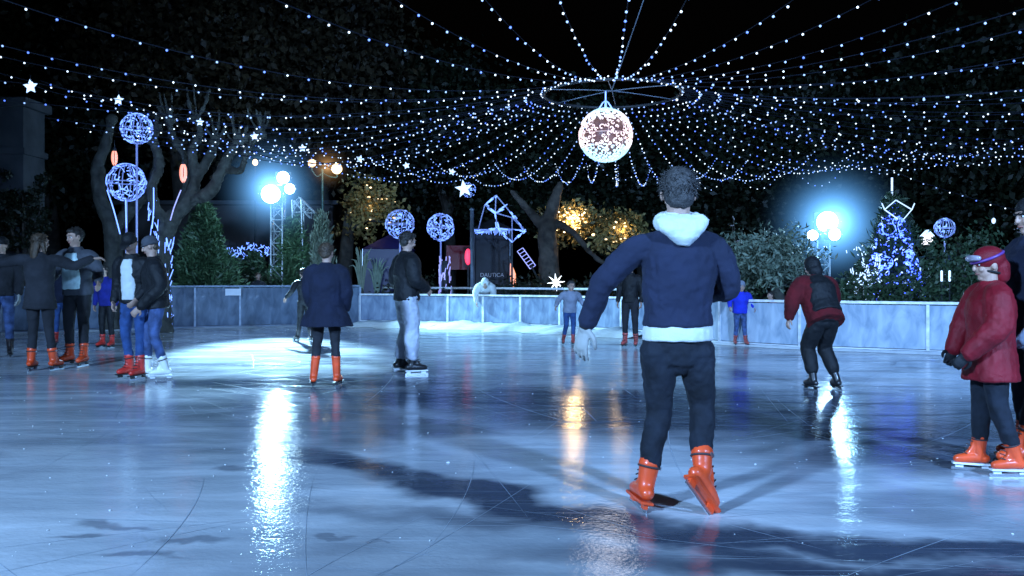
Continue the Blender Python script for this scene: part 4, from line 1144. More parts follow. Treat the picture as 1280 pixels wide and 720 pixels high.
# white lantern house ornament (1160,297)
c = W(1159, 298, 21); t = thing('house_lantern', 'small bright white house shaped lantern left of the dim light ball', 'lantern', Vector((c.x, c.y, 0)))
bm = NB(); box(bm, (0, 0, c.z-.05), (.2, .14, .2)); obj('body', bm, emis('lantern_white', (.9, .9, 1), 2.2), t)
bm = NB(); vs = [bm.verts.new(p) for p in ((-.14, -.09, c.z+.052), (.14, -.09, c.z+.052), (0, -.09, c.z+.2), (-.14, .09, c.z+.052), (.14, .09, c.z+.052), (0, .09, c.z+.2))]
for q in ((0, 1, 2), (5, 4, 3), (0, 3, 4, 1), (1, 4, 5, 2), (2, 5, 3, 0)): bm.faces.new([vs[i] for i in q])
obj('roof', bm, M['net_white'], t)
bm = NB(); rod(bm, (0, 0, -.06), (0, 0, c.z-.15), .025); obj('post', bm, M['dark_metal'], t)
for i, (px, lab) in enumerate(((1177, 'left one of two short upright white light tubes in the bushes at right'), (1187, 'right one of two short upright white light tubes in the bushes at right'))):
    c = W(px, 345, 17.4); t = thing('tube_light', lab, 'light tube', Vector((c.x, c.y, 0)), 0, 'upright light tubes')
    bm = NB(); tube(bm, [Vector((0, 0, c.z-.09)), Vector((0, 0, c.z+.09))], .022, 8, 1); obj('tube', bm, M['net_white'], t, True)
    bm = NB(); rod(bm, (0, 0, -.06), (0, 0, c.z-.1), .012); obj('stake', bm, M['dark_metal'], t)
c = W(1242, 276, 21); t = thing('hanging_lantern', 'tiny white lantern hanging above the red helmet', 'lantern', c)
bm = NB(); ell(bm, (0, 0, 0), (.045, .045, .07)); obj('glow_shade', bm, M['net_white'], t, True)
bm = NB(); rod(bm, (0, 0, .06), (0, 0, .3), .006); obj('cord', bm, M['wire'], t)
c = W(1276, 283, 20); t = thing('ball_ornament', 'grey wire light ball cut by the right edge', 'light ball', Vector((c.x, c.y, 0)))
bm = NB(); net_ball(bm, (0, 0, c.z), .14, 26, .008); obj('bulb_net', bm, M['letters'], t)
bm = NB(); rod(bm, (0, 0, -.06), (0, 0, c.z-.12), .02); obj('pole', bm, M['dark_metal'], t)
# lights in shrubs near (925,300)
t = thing('twig_lights', 'loose cluster of faint white twig lights above the olive tree left side', 'twig light', Vector((W(925, 0, 21).x, 21, 0)))
bm = NB(); bmt = NB()
for k in range(14):
    p = W(random.gauss(924, 7), random.gauss(303, 14), 21)-t.location; d = Vector((random.uniform(-1, 1), 0, random.uniform(-1, 1))).normalized()*.05
    tube(bm, [p-d, p+d], .009, 4, 1, False); rod(bmt, (0, 0, .6), p, .008, 4)
rod(bmt, (0, 0, -.06), (0, 0, .62), .03, 5)
obj('bulbs', bm, M['letters'], t); obj('twigs', bmt, M['bark_dark'], t)
# dark low building behind left
M['facade'] = mat('facade', (.07, .07, .075), .9, var=.3, vscale=.8)
t = thing('building', 'dark low building behind the left fir and floodlights', 'building', Vector((W(300, 0, 33).x, 33, 0)))
bm = NB(); box(bm, (0, 0, 1.9), (7.5, 3, 3.9)); obj('walls', bm, M['facade'], t)
bm = NB(); box(bm, (0, 0, 3.93), (8, 3.5, .14)); bmesh.ops.bevel(bm, geom=bm.edges[:], offset=.02); obj('roof', bm, M['stone'], t)
for k in range(5):
    bm = NB(); box(bm, (-3+1.5*k, -1.51, 1.7), (.8, .05, 1.5)); wi = obj('window', bm, M['dark_metal'], t)
    bm = NB(); box(bm, (-3+1.5*k, -1.54, .9), (.95, .1, .08)); obj('sill', bm, M['stone'], wi)

# ------------------------------------------------------------ people
def rotaround(p, c, ax, ang): return c+Matrix.Rotation(ang, 3, ax) @ (p-c)
def std():
    J = dict(head=(0, .02, 1.71), neck=(0, 0, 1.555), chest=(0, 0, 1.38), waist=(0, 0, 1.15), pelvis=(0, 0, 1.02),
             shL=(-.18, 0, 1.49), shR=(.18, 0, 1.49), elL=(-.24, -.02, 1.21), elR=(.24, -.02, 1.21), wrL=(-.25, .08, .97), wrR=(.25, .08, .97),
             hipL=(-.09, 0, .98), hipR=(.09, 0, .98), knL=(-.105, .03, .57), knR=(.105, .03, .57), anL=(-.115, -.01, .155), anR=(.115, -.01, .155),
             ftL=(-.12, 1, 0), ftR=(.12, 1, 0), look=(0, 1, 0))
    return {k: Vector(v) for k, v in J.items()}
UP = ['head', 'neck', 'chest', 'waist', 'shL', 'shR', 'elL', 'elR', 'wrL', 'wrR']
def lean(J, deg, keys=None, side=0):
    c = J['pelvis'].copy()
    for k in (keys or UP):
        J[k] = rotaround(J[k], c, 'X', -R(deg))
        if side: J[k] = rotaround(J[k], c, 'Y', R(side))
    for k in ('look',): J[k] = Matrix.Rotation(-R(deg)*.5, 3, 'X') @ J[k]
    return J

def hand(bm, wr, fwd, nrm, side, curl=.5, s=1.0):
    """palm with four unequal bent fingers and a thumb leaving the side of the palm"""
    fwd = fwd.normalized(); nrm = (nrm-fwd*nrm.dot(fwd)).normalized(); lat = fwd.cross(nrm)*side
    palm = wr+fwd*.05*s
    tube(bm, [wr-fwd*.01, wr+fwd*.03*s, wr+fwd*.085*s], [.026*s, .038*s, .040*s], 10, 3, True, lat=lat, flat=.42)
    for i, (off, ln) in enumerate(((.030, .068), (.010, .078), (-.010, .072), (-.030, .056))):
        p = wr+fwd*.085*s+lat*off*s; d = (fwd+lat*off*3.2).normalized(); pts = [p-d*.02*s]
        for k, sl in enumerate((.45, .32, .23)):
            ang = curl*(k+.6); dd = d*math.cos(ang)+nrm*math.sin(ang)
            p = p+dd*ln*sl*s*1.15; pts.append(p)
        tube(bm, pts, [.0095*s, .0092*s, .0085*s, .0068*s], 7, 3)
    p = wr+fwd*.028*s+lat*.030*s; d = (fwd*.6+lat*.75+nrm*.25).normalized()
    pts = [p-d*.01, p+d*.032*s, p+d*.032*s+(fwd*.9+lat*.25+nrm*.35).normalized()*.03*s, p+d*.032*s+(fwd*.9+lat*.1+nrm*.5).normalized()*.052*s]
    tube(bm, pts, [.014*s, .0125*s, .0105*s, .008*s], 7, 3)

def torso_rings(J, zs, extra=0.0, lat_top=None):
    """zs: list of (t, half width, half depth) with t from 0 pelvis to 1 neck"""
    sp = [J['pelvis']-(J['waist']-J['pelvis']).normalized()*.35, J['pelvis'], J['waist'], J['chest'], J['neck'], J['neck']+(J['neck']-J['chest']).normalized()*.15]
    ts = [-2, 0, .25, .68, 1.0, 1.3]
    L0 = (J['hipR']-J['hipL']).normalized(); L1 = (J['shR']-J['shL']).normalized()
    d0 = (J['waist']-J['pelvis']).length*4
    rings = []
    def pos(t):
        if t <= 0: return J['pelvis']+(J['pelvis']-J['waist']).normalized()*(-t)*.53
        for i in range(1, len(ts)-1):
            if t <= ts[i+1]:
                k = (t-ts[i])/(ts[i+1]-ts[i]); return sp[i].lerp(sp[i+1], k)
        return sp[-1]
    for t, a, b in zs:
        c = pos(t); d = (pos(t+.06)-pos(t-.06)).normalized(); k = min(1, max(0, t))
        lat = (L0*(1-k)+L1*k); lat = (lat-d*lat.dot(d)).normalized(); fw = d.cross(lat)
        rings.append((c, lat*(a+extra), fw*(b+extra)))
    return rings

def skate(root, an, kn, ft, m, s=1.0, sole=None, cuff=.15, lace='lace'):
    f = ft.normalized(); up = (kn-an).normalized(); up = (up-f*up.dot(f)).normalized(); lat = f.cross(up)
    shin = (kn-an).normalized()
    bm = NB()
    tube(bm, [an+shin*cuff*s, an+shin*cuff*.5*s, an, an-up*.045*s-f*.015*s], [.058*s, .054*s, .048*s, .046*s], 12, 3)
    tube(bm, [an-up*.05*s-f*.045*s, an-up*.045*s+f*.02*s, an-up*.052*s+f*.09*s, an-up*.062*s+f*.165*s], [.042*s, .047*s, .046*s, .036*s], 12, 3, lat=lat, flat=.95)
    tube(bm, [an+shin*cuff*.9*s+f*.03*s, an+up*.03*s+f*.05*s, an+f*.085*s-up*.02*s], [.03*s, .03*s, .03*s], 8, 3)  # tongue
    tube(bm, [an+shin*(cuff+.005)*s, an+shin*(cuff-.02)*s], [.056*s, .063*s], 12, 1)
    b = fuse('skate', bm, m, root, .0085*s, 2)
    rot = Matrix((lat, f, up)).transposed()
    bm = NB()
    box(bm, an-up*.098*s+f*.06*s, (.072*s, .285*s, .014*s), rot); bmesh.ops.bevel(bm, geom=bm.edges[:], offset=.004*s, segments=2)
    for o_, ln in ((-.045, .05), (.15, .06)): box(bm, an-up*.118*s+f*o_*s, (.022*s, ln*s, .03*s), rot)
    obj('sole', bm, sole or M['boot_black'], b)
    bm = NB(); box(bm, an-up*.142*s+f*.06*s, (.006*s, .30*s, .026*s), rot); bmesh.ops.bevel(bm, geom=bm.edges[:], offset=.002*s)
    obj('blade', bm, M['blade'], b)
    bm = NB()
    for k in range(5):
        t_ = k/4; p = (an+shin*cuff*.8*s+f*.052*s).lerp(an+f*.11*s-up*.012*s, t_)
        if 0 < t_ < 1: p = p+f*.008*s+up*.004*s
        tube(bm, [p-lat*.034*s-f*.012*s, p+f*.012*s+up*.008*s, p+lat*.034*s-f*.012*s], .0045*s, 4, 4, False)
    obj('laces', bm, M[lace], b)
    if s == 1.0 and cuff < .2:
        bm = NB(); torus(bm, an+shin*cuff*.72*s, .0575*s, .0065*s, shin, 22, 6); obj('strap', bm, M['lace'], b, True)
        bm = NB(); box(bm, an+shin*cuff*.72*s+lat*.06*s, (.012, .03, .016), rot); bmesh.ops.bevel(bm, geom=bm.edges[:], offset=.003); obj('buckle', bm, M['steel'], b)

def headparts(bm, J, hs=1.0):
    h = J['head']; look = J['look'].normalized(); upv = (J['head']-J['neck']).normalized()
    upv = (Vector((0, 0, 1))*.75+upv*.4); upv = (upv-look*upv.dot(look)).normalized(); lat = look.cross(upv).normalized()
    rot = Matrix((lat, look, upv)).transposed()
    def q(x, y, z): return h+(lat*x+look*y+upv*z)*hs
    ell(bm, q(0, -.008, .018), (.077*hs, .096*hs, .095*hs), rot, 20)
    ell(bm, q(0, .022, -.045), (.056*hs, .066*hs, .068*hs), rot, 16)
    ell(bm, q(0, .062, -.095), (.022*hs, .020*hs, .018*hs), rot, 10)   # chin
    tube(bm, [q(0, .088, .018), q(0, .103, -.012), q(0, .104, -.026)], [.008*hs, .012*hs, .014*hs], 8, 3)  # nose
    ell(bm, q(0, .085, .032), (.05*hs, .016*hs, .012*hs), rot, 10)      # brow
    for s_ in (-1, 1):
        ell(bm, q(.078*s_, -.005, -.005), (.012*hs, .022*hs, .034*hs), rot, 10)
        ell(bm, q(.036*s_, .070, -.03), (.024*hs, .02*hs, .02*hs), rot, 10)
    tube(bm, [J['neck']-Vector((0, 0, .06)), J['neck'].lerp(h, .4), q(0, -.02, -.05)], [.062, .056*hs, .056*hs], 12, 4)
    return q, rot, lat, look, upv

def person(label, loc, heading, J, top, bottom, boots, hair='short', hair_m='hair_dark', s=1.0, hem=-.14, puff=.0, leg=0.0, sleeve=0.0,
           glove=None, curl=(.5, .5), skin='skin', group=None, hs=1.0, voxel=.012, shirt=None, sole=None, cuff=.15, hood=None, fold=None, extra=None, flare=0.0, lace='lace', legfold=(.022, .12), boots_on=True, collar=True, sx=1.0):
    root = thing('person', label, 'person', loc, R(heading), group)
    root.scale = (s, s, s)
    # --- body: one continuous surface
    bm = NB()
    q, rot, lat, look, upv = headparts(bm, J, hs)
    loft(bm, torso_rings(J, [(-.22, .05, .05), (-.15, .10, .06), (0, .12, .065), (.25, .10, .06), (.55, .12, .07), (.8, .13, .065), (.93, .09, .055), (1.02, .052, .052)]), 16)
    for S, sg in (('L', -1), ('R', 1)):
        tube(bm, [J['sh'+S], J['el'+S], J['wr'+S]], [.042, .036, .028], 10, 5)
        d = J['wr'+S]-J['el'+S]; nrm = J.get('pn'+S) or Vector((-sg*.9, 0, -.1))
        hd = J.get('hd'+S) or d
        if glove is None: hand(bm, J['wr'+S], hd, nrm, J.get('ts'+S, 1) , curl[0 if S == 'L' else 1], 1.05)
        tube(bm, [J['hip'+S], J['kn'+S], J['an'+S], J['an'+S]-(J['kn'+S]-J['an'+S]).normalized()*.03], [.060, .042, .030, .030], 10, 5)
        tube(bm, [J['an'+S]-J['ft'+S].normalized()*.03-Vector((0, 0, .03)), J['an'+S]+J['ft'+S].normalized()*.1-Vector((0, 0, .04))], [.03, .028], 8, 1)
    fuse('body', bm, M[skin], root, voxel*.75, 2)
    # --- eyes, brows, mouth
    if J.get('face', True):
        for s_ in (-1, 1):
            bm = NB(); ell(bm, q(.030*s_, .080, .008), (.0135*hs, .008*hs, .009*hs), rot, 10); e = obj('eye', bm, M['eye_white'], root, True)
            bm = NB(); ell(bm, q(.030*s_, .0865, .008), (.0062*hs, .004*hs, .0065*hs), rot, 8); obj('iris', bm, M['eye_dark'], e, True)
            bm = NB(); tube(bm, [q(.012*s_, .099, .030), q(.032*s_, .098, .037), q(.05*s_, .084, .030)], .0045*hs, 5, 3, flat=.6); obj('eyebrow', bm, M[hair_m], root, True)
        bm = NB(); tube(bm, [q(-.024, .083, -.062), q(0, .092, -.060), q(.024, .083, -.062)], [.004, .0075, .004], 6, 4); obj('mouth', bm, M['lip'], root, True)
    # --- trousers
    bm = NB()
    lr = lambda a: a+leg
    for S in 'LR':
        dn = (J['kn'+S]-J['an'+S]).normalized()
        kn = J['kn'+S]; hp = J['hip'+S]; an = J['an'+S]+dn*(cuff*.93 if boots_on else .0)
        tube(bm, [hp+Vector((0, 0, .0)), hp.lerp(kn, .45), kn, kn.lerp(an, .45), an], [.100+leg*.5, lr(.088), lr(.068), lr(.062), max(.056, lr(.054))], 14, 5)
    loft(bm, torso_rings(J, [(-.22, .13+leg*.3, .10), (-.1, .162+leg*.3, .118), (0, .168+leg*.3, .118), (.1, .158, .112), (.2, .145, .105)]), 18)
    ell(bm, (J['hipL']+J['hipR'])/2+Vector((0, 0, -.035)), (.10+leg, .095+leg*.5, .10))
    if isinstance(legfold, tuple): lf = [legfold, (legfold[0]*.5, legfold[1]*.4)]
    fuse('trousers', bm, M[bottom], root, voxel, 2, lf)
    # --- jacket
    bm = NB(); p_ = puff
    zs = [(hem, .172+p_+flare, .128+p_+flare*.7)]
    if hem < -.3: zs.append((hem*.5, .17+p_+flare*.6, .128+p_+flare*.4))
    if hem < 0: zs += [(0, .168+p_, .125+p_)]
    zs += [(.25, .158+p_, .118+p_), (.55, .178+p_, .13+p_), (.75, .188+p_*.9, .122+p_), (.88, .165+p_*.6, .10+p_*.6), (.97, .095+p_*.3, .075+p_*.3), (1.05, .068, .068)]
    loft(bm, torso_rings(J, zs), 20)
    for S, sg in (('L', -1), ('R', 1)):
        sh, el, wr = J['sh'+S], J['el'+S], J['wr'+S]
        tube(bm, [sh-Vector((sg*.03, 0, .02)), sh.lerp(el, .3), el, el.lerp(wr, .5), wr.lerp(el, .06)], [.074+sleeve+p_*.3, .072+sleeve+p_*.5, .060+sleeve+p_*.4, .054+sleeve+p_*.3, .046+sleeve*.8+p_*.2], 12, 5)
    if collar:
        torus(bm, J['neck']+Vector((0, 0, .0)), .062, .022, (J['neck']-J['chest']).normalized(), 24, 8)
    fo = fold or [(.03, .14), (.014, .05)]
    fuse('jacket', bm, M[top], root, voxel, 2, fo)
    if shirt:
        bm = NB(); a0, a1 = shirt[1], shirt[2]
        loft(bm, torso_rings(J, [(a0, .180+p_*.6, .132+p_*.6), ((a0+a1)/2, .179+p_*.6, .131+p_*.6), (a1, .168+p_*.5, .122+p_*.5)]), 20)
        fuse('shirt', bm, M[shirt[0]], root, voxel*.8, 2, (.010, .07))
    # --- gloves
    if glove:
        for S, sg in (('L', -1), ('R', 1)):
            d = J['wr'+S]-J['el'+S]; nrm = J.get('pn'+S) or Vector((-sg*.9, 0, -.1)); hd = J.get('hd'+S) or d
            bm = NB(); hand(bm, J['wr'+S], hd, nrm, J.get('ts'+S, 1), curl[0 if S == 'L' else 1], 1.22)
            tube(bm, [J['wr'+S]-d.normalized()*.045, J['wr'+S]+d.normalized()*.02], [.036, .033], 10, 1)
            fuse('glove', bm, M[glove], root, .0062, 1)
    # --- skates
    for S in 'LR':
        if boots_on: skate(root, J['an'+S], J['kn'+S], J['ft'+S], M[boots], 1.0, sole, cuff, lace)
    # --- hair / hat
    if hair in ('short', 'long', 'bun'):
        bm = NB()
        ell(bm, q(0, -.022, .034), (.084*hs, .092*hs, .092*hs), rot, 22)
        ell(bm, q(0, -.045, -.015), (.073*hs, .062*hs, .072*hs), rot, 18)
        ell(bm, q(0, .045, .088), (.058*hs, .045*hs, .03*hs), rot, 14)
        if hair == 'long':
            tube(bm, [q(0, -.06, 0), q(0, -.09, -.12), q(0, -.10, -.24)], [.075*hs, .075, .045], 12, 4, lat=lat, flat=.6)
            for s_ in (-1, 1): tube(bm, [q(.066*s_, -.01, .03), q(.082*s_, -.01, -.08), q(.075*s_, .02, -.18)], [.022, .026, .012], 8, 4)
        if hair == 'bun': ell(bm, q(0, -.09, .09), (.04, .04, .04), rot)
        hobj = fuse('hair', bm, M[hair_m], root, .008, 1, [(.014, .035), (.008, .012)])
        # loose locks
        bm = NB()
        for k in range(420):
            a = random.uniform(0, 6.283); zz = random.uniform(-.5, 1); rr = math.sqrt(max(0, 1-zz*zz))
            n_ = Vector((math.cos(a)*rr, math.sin(a)*rr, zz))
            if n_.y > .45 and zz < .6: continue
            p = q(n_.x*.084, -.022+n_.y*.09, .03+n_.z*.088)
            ndir = (lat*n_.x+look*n_.y+upv*n_.z)
            d = (ndir*.45+Vector((random.uniform(-.6, .6), random.uniform(-.6, .6), random.uniform(-.5, .5)))-upv*.35).normalized()
            tube(bm, [p-ndir*.01, p+d*.010+ndir*.004, p+d*.032], [.0035, .0028, .0008], 4, 1, False)
        obj('locks', bm, M[hair_m], hobj, True)
    elif hair in ('beanie', 'cap'):
        mm = M['black_cloth'] if hair_m.startswith('hair') else M[hair_m]
        bm = NB(); ell(bm, q(0, -.012, .055), (.088*hs, .103*hs, .085*hs), rot, 20); ell(bm, q(0, -.02, .03), (.090*hs, .100*hs, .045*hs), rot, 20)
        hat = fuse('cap' if hair == 'cap' else 'beanie', bm, mm, root, .008, 2, (.008, .04))
        if hair == 'cap':
            bm = NB(); tube(bm, [q(0, .07, .052), q(0, .13, .045), q(0, .165, .035)], [.07, .068, .04], 12, 3, lat=lat, flat=.12); obj('brim', bm, mm, hat, True)
        else:
            bm = NB(); torus(bm, q(0, -.012, .028), .088*hs, .014, upv, 28, 8, 1.12); obj('rim', bm, mm, hat, True)
        bm = NB(); ell(bm, q(0, -.055, -.02), (.07*hs, .05*hs, .06*hs), rot, 16); fuse('hair', bm, M['hair_brown'], root, .009, 1, (.02, .03))
    elif hair == 'hood':
        bm = NB(); ell(bm, q(0, -.03, .02), (.105*hs, .11*hs, .125*hs), rot, 20); ell(bm, q(0, -.05, -.08), (.10*hs, .09*hs, .09*hs), rot, 18)
        fuse('hood', bm, M[hair_m], root, .010, 2, (.02, .06))
    if hood:
        hood(root, J, q)
    if extra: extra(root, J, q, rot, lat, look, upv)
    return root

# ---- 1. main skater, back to camera
Ym = 4.8; mx = 845
def mj(px, py, y=0): return Vector(((px-mx)*Ym/F, y, HC-(py-HY)*Ym/F))
J = std()
J.update(head=mj(849, 241, .03), neck=mj(848, 284, .0), chest=mj(848, 330, -.01), waist=mj(847, 385, 0), pelvis=mj(847, 425, 0),
         shL=mj(804, 304, .0), shR=mj(891, 303, .0), elL=mj(756, 352, .03), wrL=mj(734, 407, .07), elR=mj(913, 358, .02), wrR=mj(893, 372, .25),
         hipL=mj(824, 438), hipR=mj(869, 438), knL=mj(826, 510, .05), knR=mj(880, 505, .06), anL=mj(808, 603, 0), anR=mj(874, 586, -.08),
         ftL=Vector((-.16, 1, 0)), ftR=Vector((.55, .34, -.76)), look=Vector((.06, 1, -.04)), face=False)
J['pelvis'] = mj(847, 428)
J['pnL'] = Vector((.6, .6, 0)); J['hdL'] = Vector((-.25, .1, -1)); J['pnR'] = Vector((-.6, 0, -.6))
J['tsL'] = 1
def main_hood(root, J, q):
    n = J['neck']; bm = NB()
    torus(bm, n+Vector((0, -.012, .022)), .094, .044, Vector((0, -.40, 1)), 30, 10)
    rings = []
    for k, (dz, w_, d_, yo) in enumerate([(.060, .115, .030, -.085), (.03, .142, .050, -.105), (-.02, .122, .056, -.130), (-.065, .078, .046, -.140), (-.105, .030, .026, -.136)]):
        rings.append((n+Vector((.0, yo, dz)), Vector((w_, 0, 0)), Vector((0, d_, 0))))
    loft(bm, list(reversed(rings)), 22)
    fuse('hood', bm, M['white_cloth'], root, .008, 3, [(.022, .09), (.008, .035)])
    bm = NB(); torus(bm, n+Vector((0, -.085, .045)), .092, .013, Vector((.15, -.35, 1)), 30, 8, .5); fuse('hood_seam', bm, M['white_cloth'], root, .006, 1)
main = person('young man skating away in navy sweatshirt with white hood and orange skates', Vector(((mx-640)/F*Ym, Ym, 0)), 0, J, 'navy', 'denim_black', 'boot_orange',
       'short', 'hair_ash', 1.0, hem=.12, puff=.020, leg=.002, sleeve=-.004, glove='glove_pale', curl=(.35, .6), hs=1.12, voxel=.009, shirt=('white_cloth', .015, .15), cuff=.12, sole=M['boot_orange'],
       hood=main_hood, fold=[(.034, .13), (.014, .045)], legfold=(.026, .10), collar=False, lace='lace')

jk = [c for c in main.children if c.name.startswith('jacket')][0]
bm = NB()
for S in 'LR':
    d_ = (J['wr'+S]-J['el'+S]).normalized()
    tube(bm, [J['wr'+S]-d_*.045, J['wr'+S]-d_*.005], [.047, .043], 16, 1) if S == 'L' else tube(bm, [J['wr'+S]-d_*.045, J['wr'+S]-d_*.005], [.047, .043], 16, 1)
    o = obj('cuff', bm, M['charcoal'], jk, True); bm = NB()
bm.free()
random.seed(5)
def P(label, px, py, hpx, heading, J, *a, **k):
    loc = G(px, py); Yp = loc.y; tall = hpx*Yp/F
    return person(label, loc, heading, J, *a, s=tall/1.83, **k)
# ---- 2. dark coat, back to camera (408, 483)
J = std(); J.update(anL=Vector((-.16, 0, .155)), anR=Vector((.12, .06, .155)), knL=Vector((-.12, .03, .57)), knR=Vector((.10, .06, .57)), ftL=Vector((-.25, 1, 0)), ftR=Vector((.1, 1, 0)),
    elL=Vector((-.225, .02, 1.22)), elR=Vector((.235, .02, 1.22)), wrL=Vector((-.20, .12, 1.00)), wrR=Vector((.22, .12, 1.00)), look=Vector((.25, 1, -.15)))
P('woman seen from behind in wide blue black coat with tall orange skates', 408, 484, 180, 0, J, 'coat_blueblack', 'charcoal', 'boot_orange', 'short', 'hair_brown', hem=-.46, puff=.05, flare=.12, leg=-.010, cuff=.24, sleeve=.012)
# ---- 3. black jacket, grey trousers (508, 467)
J = std(); J.update(knL=Vector((-.11, .05, .57)), anL=Vector((-.20, -.02, .155)), anR=Vector((.14, .02, .155)), ftL=Vector((-.1, 1, 0)), ftR=Vector((.15, 1, 0)), elL=Vector((-.25, -.06, 1.22)), wrL=Vector((-.2, .13, 1.05)), elR=Vector((.25, .02, 1.22)), wrR=Vector((.16, .2, 1.1)), look=Vector((-.1, 1, -.25)))
P('man in black puffer jacket and light grey sweatpants with black skates', 508, 468, 178, -62, J, 'black_cloth', 'grey_sweat', 'boot_black', 'short', 'hair_dark', hem=-.12, puff=.03, leg=.028, sleeve=.015, sole=M['white_paint'], cuff=.11, legfold=(.04, .12))
# ---- 4. dark figure behind the coat woman (382, 425)
J = std(); lean(J, 8); J.update(elL=Vector((-.33, 0, 1.27)), wrL=Vector((-.42, .15, 1.1)), anL=Vector((-.16, .05, .155)), anR=Vector((.12, -.1, .155)))
P('slim dark clad skater half hidden behind the wide coat woman', 381, 427, 92, 35, J, 'black_cloth', 'black_cloth', 'boot_black', 'short', 'hair_dark')
# ---- 5. white shirt, open black jacket, cap, red skates (168, 472)
J = std(); lean(J, 6); J.update(look=Vector((-.15, 1, -.65)), anL=Vector((-.14, .08, .155)), anR=Vector((.08, -.04, .155)), ftL=Vector((.1, 1, 0)), ftR=Vector((.35, 1, 0)), wrL=Vector((-.16, .16, 1.02)), wrR=Vector((.2, .12, .98)))
def open_front(mk, w_=.075, a0=-.02, a1=.93, dep=.150, y0=.0):
    def fn(root, J, q, rot, lat, look, upv):
        R_ = torso_rings(J, [(a0, w_, dep), ((a0+a1)/2, w_*1.05, dep), (a1*.8, w_, dep*.96), (a1, w_*.6, dep*.78)])
        bm = NB(); rr = []
        for c, U, V in R_: rr.append((c+V*.62, U, V*.42))
        loft(bm, rr, 16); fuse('shirt_front', bm, M[mk], root, .010, 2, (.02, .07))
    return fn
P('skater in black cap, open black jacket over white shirt, with red skates', 168, 473, 181, 168, J, 'black_cloth', 'denim_blue', 'boot_red', 'cap', 'hair_dark', hem=-.1, puff=.012, leg=-.006, extra=open_front('white_cloth', .10))
# ---- 6. black jacket, faded jeans, white skates (197, 474)
J = std(); lean(J, 5); J.update(look=Vector((.15, 1, -.35)), wrL=Vector((-.16, .2, .93)), wrR=Vector((.18, .18, .93)), elL=Vector((-.25, -.04, 1.2)), anL=Vector((-.10, -.10, .155)), anR=Vector((.10, .12, .155)), knR=Vector((.1, .1, .57)), ftL=Vector((.05, 1, 0)), ftR=Vector((.1, 1, 0)))
P('skater in black jacket and faded jeans facing left with bright white skates', 196, 474, 178, 112, J, 'black_cloth', 'denim_faded', 'boot_white', 'beanie', 'grey_knit', hem=-.2, puff=.025, leg=-.004, sleeve=.01, lace='lace_white', sole=M['white_paint'])
# ---- 7. teal white bag (97,456)
J = std(); lean(J, 4); J.update(look=Vector((.3, 1, -.2)), elR=Vector((.31, .02, 1.24)), wrR=Vector((.38, .14, 1.03)), elL=Vector((-.31, .02, 1.26)), wrL=Vector((-.42, .18, 1.12)), anL=Vector((-.16, .1, .155)), anR=Vector((.14, -.05, .155)))
P('skater in grey blue jacket with pale teal front panel and orange skates', 97, 457, 172, 172, J, 'grey_knit', 'charcoal', 'boot_orange', 'short', 'hair_dark', hem=-.14, puff=.03, leg=.0, extra=open_front('teal_white', .12, .02, .9, .19))
# ---- 8. arms outstretched, back to camera (52,463)
J = std(); J.update(elL=Vector((-.44, .05, 1.46)), wrL=Vector((-.68, .12, 1.42)), elR=Vector((.42, .06, 1.40)), wrR=Vector((.62, .16, 1.50)), look=Vector((.6, 1, 0)), anL=Vector((-.12, .0, .155)), anR=Vector((.15, .05, .155)), hdL=Vector((-1, .2, -.2)), hdR=Vector((1, .3, .1)), pnL=Vector((0, 0, -1)), pnR=Vector((0, 0, -1)))
P('skater in long charcoal cardigan with both arms stretched out, back to camera', 50, 464, 172, 0, J, 'charcoal', 'charcoal', 'boot_orange', 'long', 'hair_brown', hem=-.36, puff=.015, flare=.03, leg=-.008)
# ---- 9. left edge
J = std(); J.update(elR=Vector((.33, .16, 1.32)), wrR=Vector((.38, .36, 1.42)), look=Vector((.4, 1, 0)))
P('blurry skater in dark jacket and pale jeans cut by the left edge', 2, 447, 150, 200, J, 'charcoal', 'denim_faded', 'boot_black', 'beanie', 'hair_dark', puff=.02, glove='glove_pale')
# ---- 10. blue jacket behind (133,434)
J = std(); lean(J, 10)
P('skater in deep blue jacket seen between the teal front and the capped skater', 134, 435, 104, 170, J, 'blue_deep', 'black_cloth', 'boot_red', 'short', 'hair_dark', puff=.02)
# ---- 11. behind (73,431)
J = std(); J.update(look=Vector((-.3, 1, 0)))
P('skater in dark blue clothes half hidden behind the stretched arm', 77, 432, 104, 195, J, 'coat_blueblack', 'denim_blue', 'boot_red', 'short', 'hair_brown', puff=.02)
# ---- 12. pale child (712,431)
J = std(); lean(J, 14); J.update(elL=Vector((-.32, .0, 1.28)), wrL=Vector((-.42, .1, 1.1)), elR=Vector((.33, 0, 1.28)), wrR=Vector((.42, .12, 1.12)), anL=Vector((-.07, .12, .155)), anR=Vector((.16, -.1, .155)))
P('small child in pale grey jacket skating beyond the main skater hand', 712, 431, 80, 190, J, 'grey_pale', 'denim_blue', 'boot_pink', 'short', 'hair_ash', hs=1.25, puff=.03)
# ---- 13. dark adult behind main skater (789,433)
J = std(); J.update(look=Vector((-.2, 1, 0)))
P('dark clad skater standing behind the main skater left side', 788, 434, 108, 160, J, 'black_cloth', 'charcoal', 'boot_pink', 'short', 'hair_dark')
# ---- 14. child in blue (925,432)
J = std(); lean(J, 12); J.update(elL=Vector((-.31, .0, 1.28)), wrL=Vector((-.36, .14, 1.1)), elR=Vector((.30, .05, 1.28)), wrR=Vector((.33, .16, 1.12)), anL=Vector((-.14, .08, .155)), anR=Vector((.12, -.08, .155)))
P('small child in bright blue jacket and pink skates right of the main skater', 925, 432, 80, 180, J, 'blue_bright', 'denim_faded', 'boot_pink', 'beanie', 'grey_pale', hs=1.25, puff=.04)
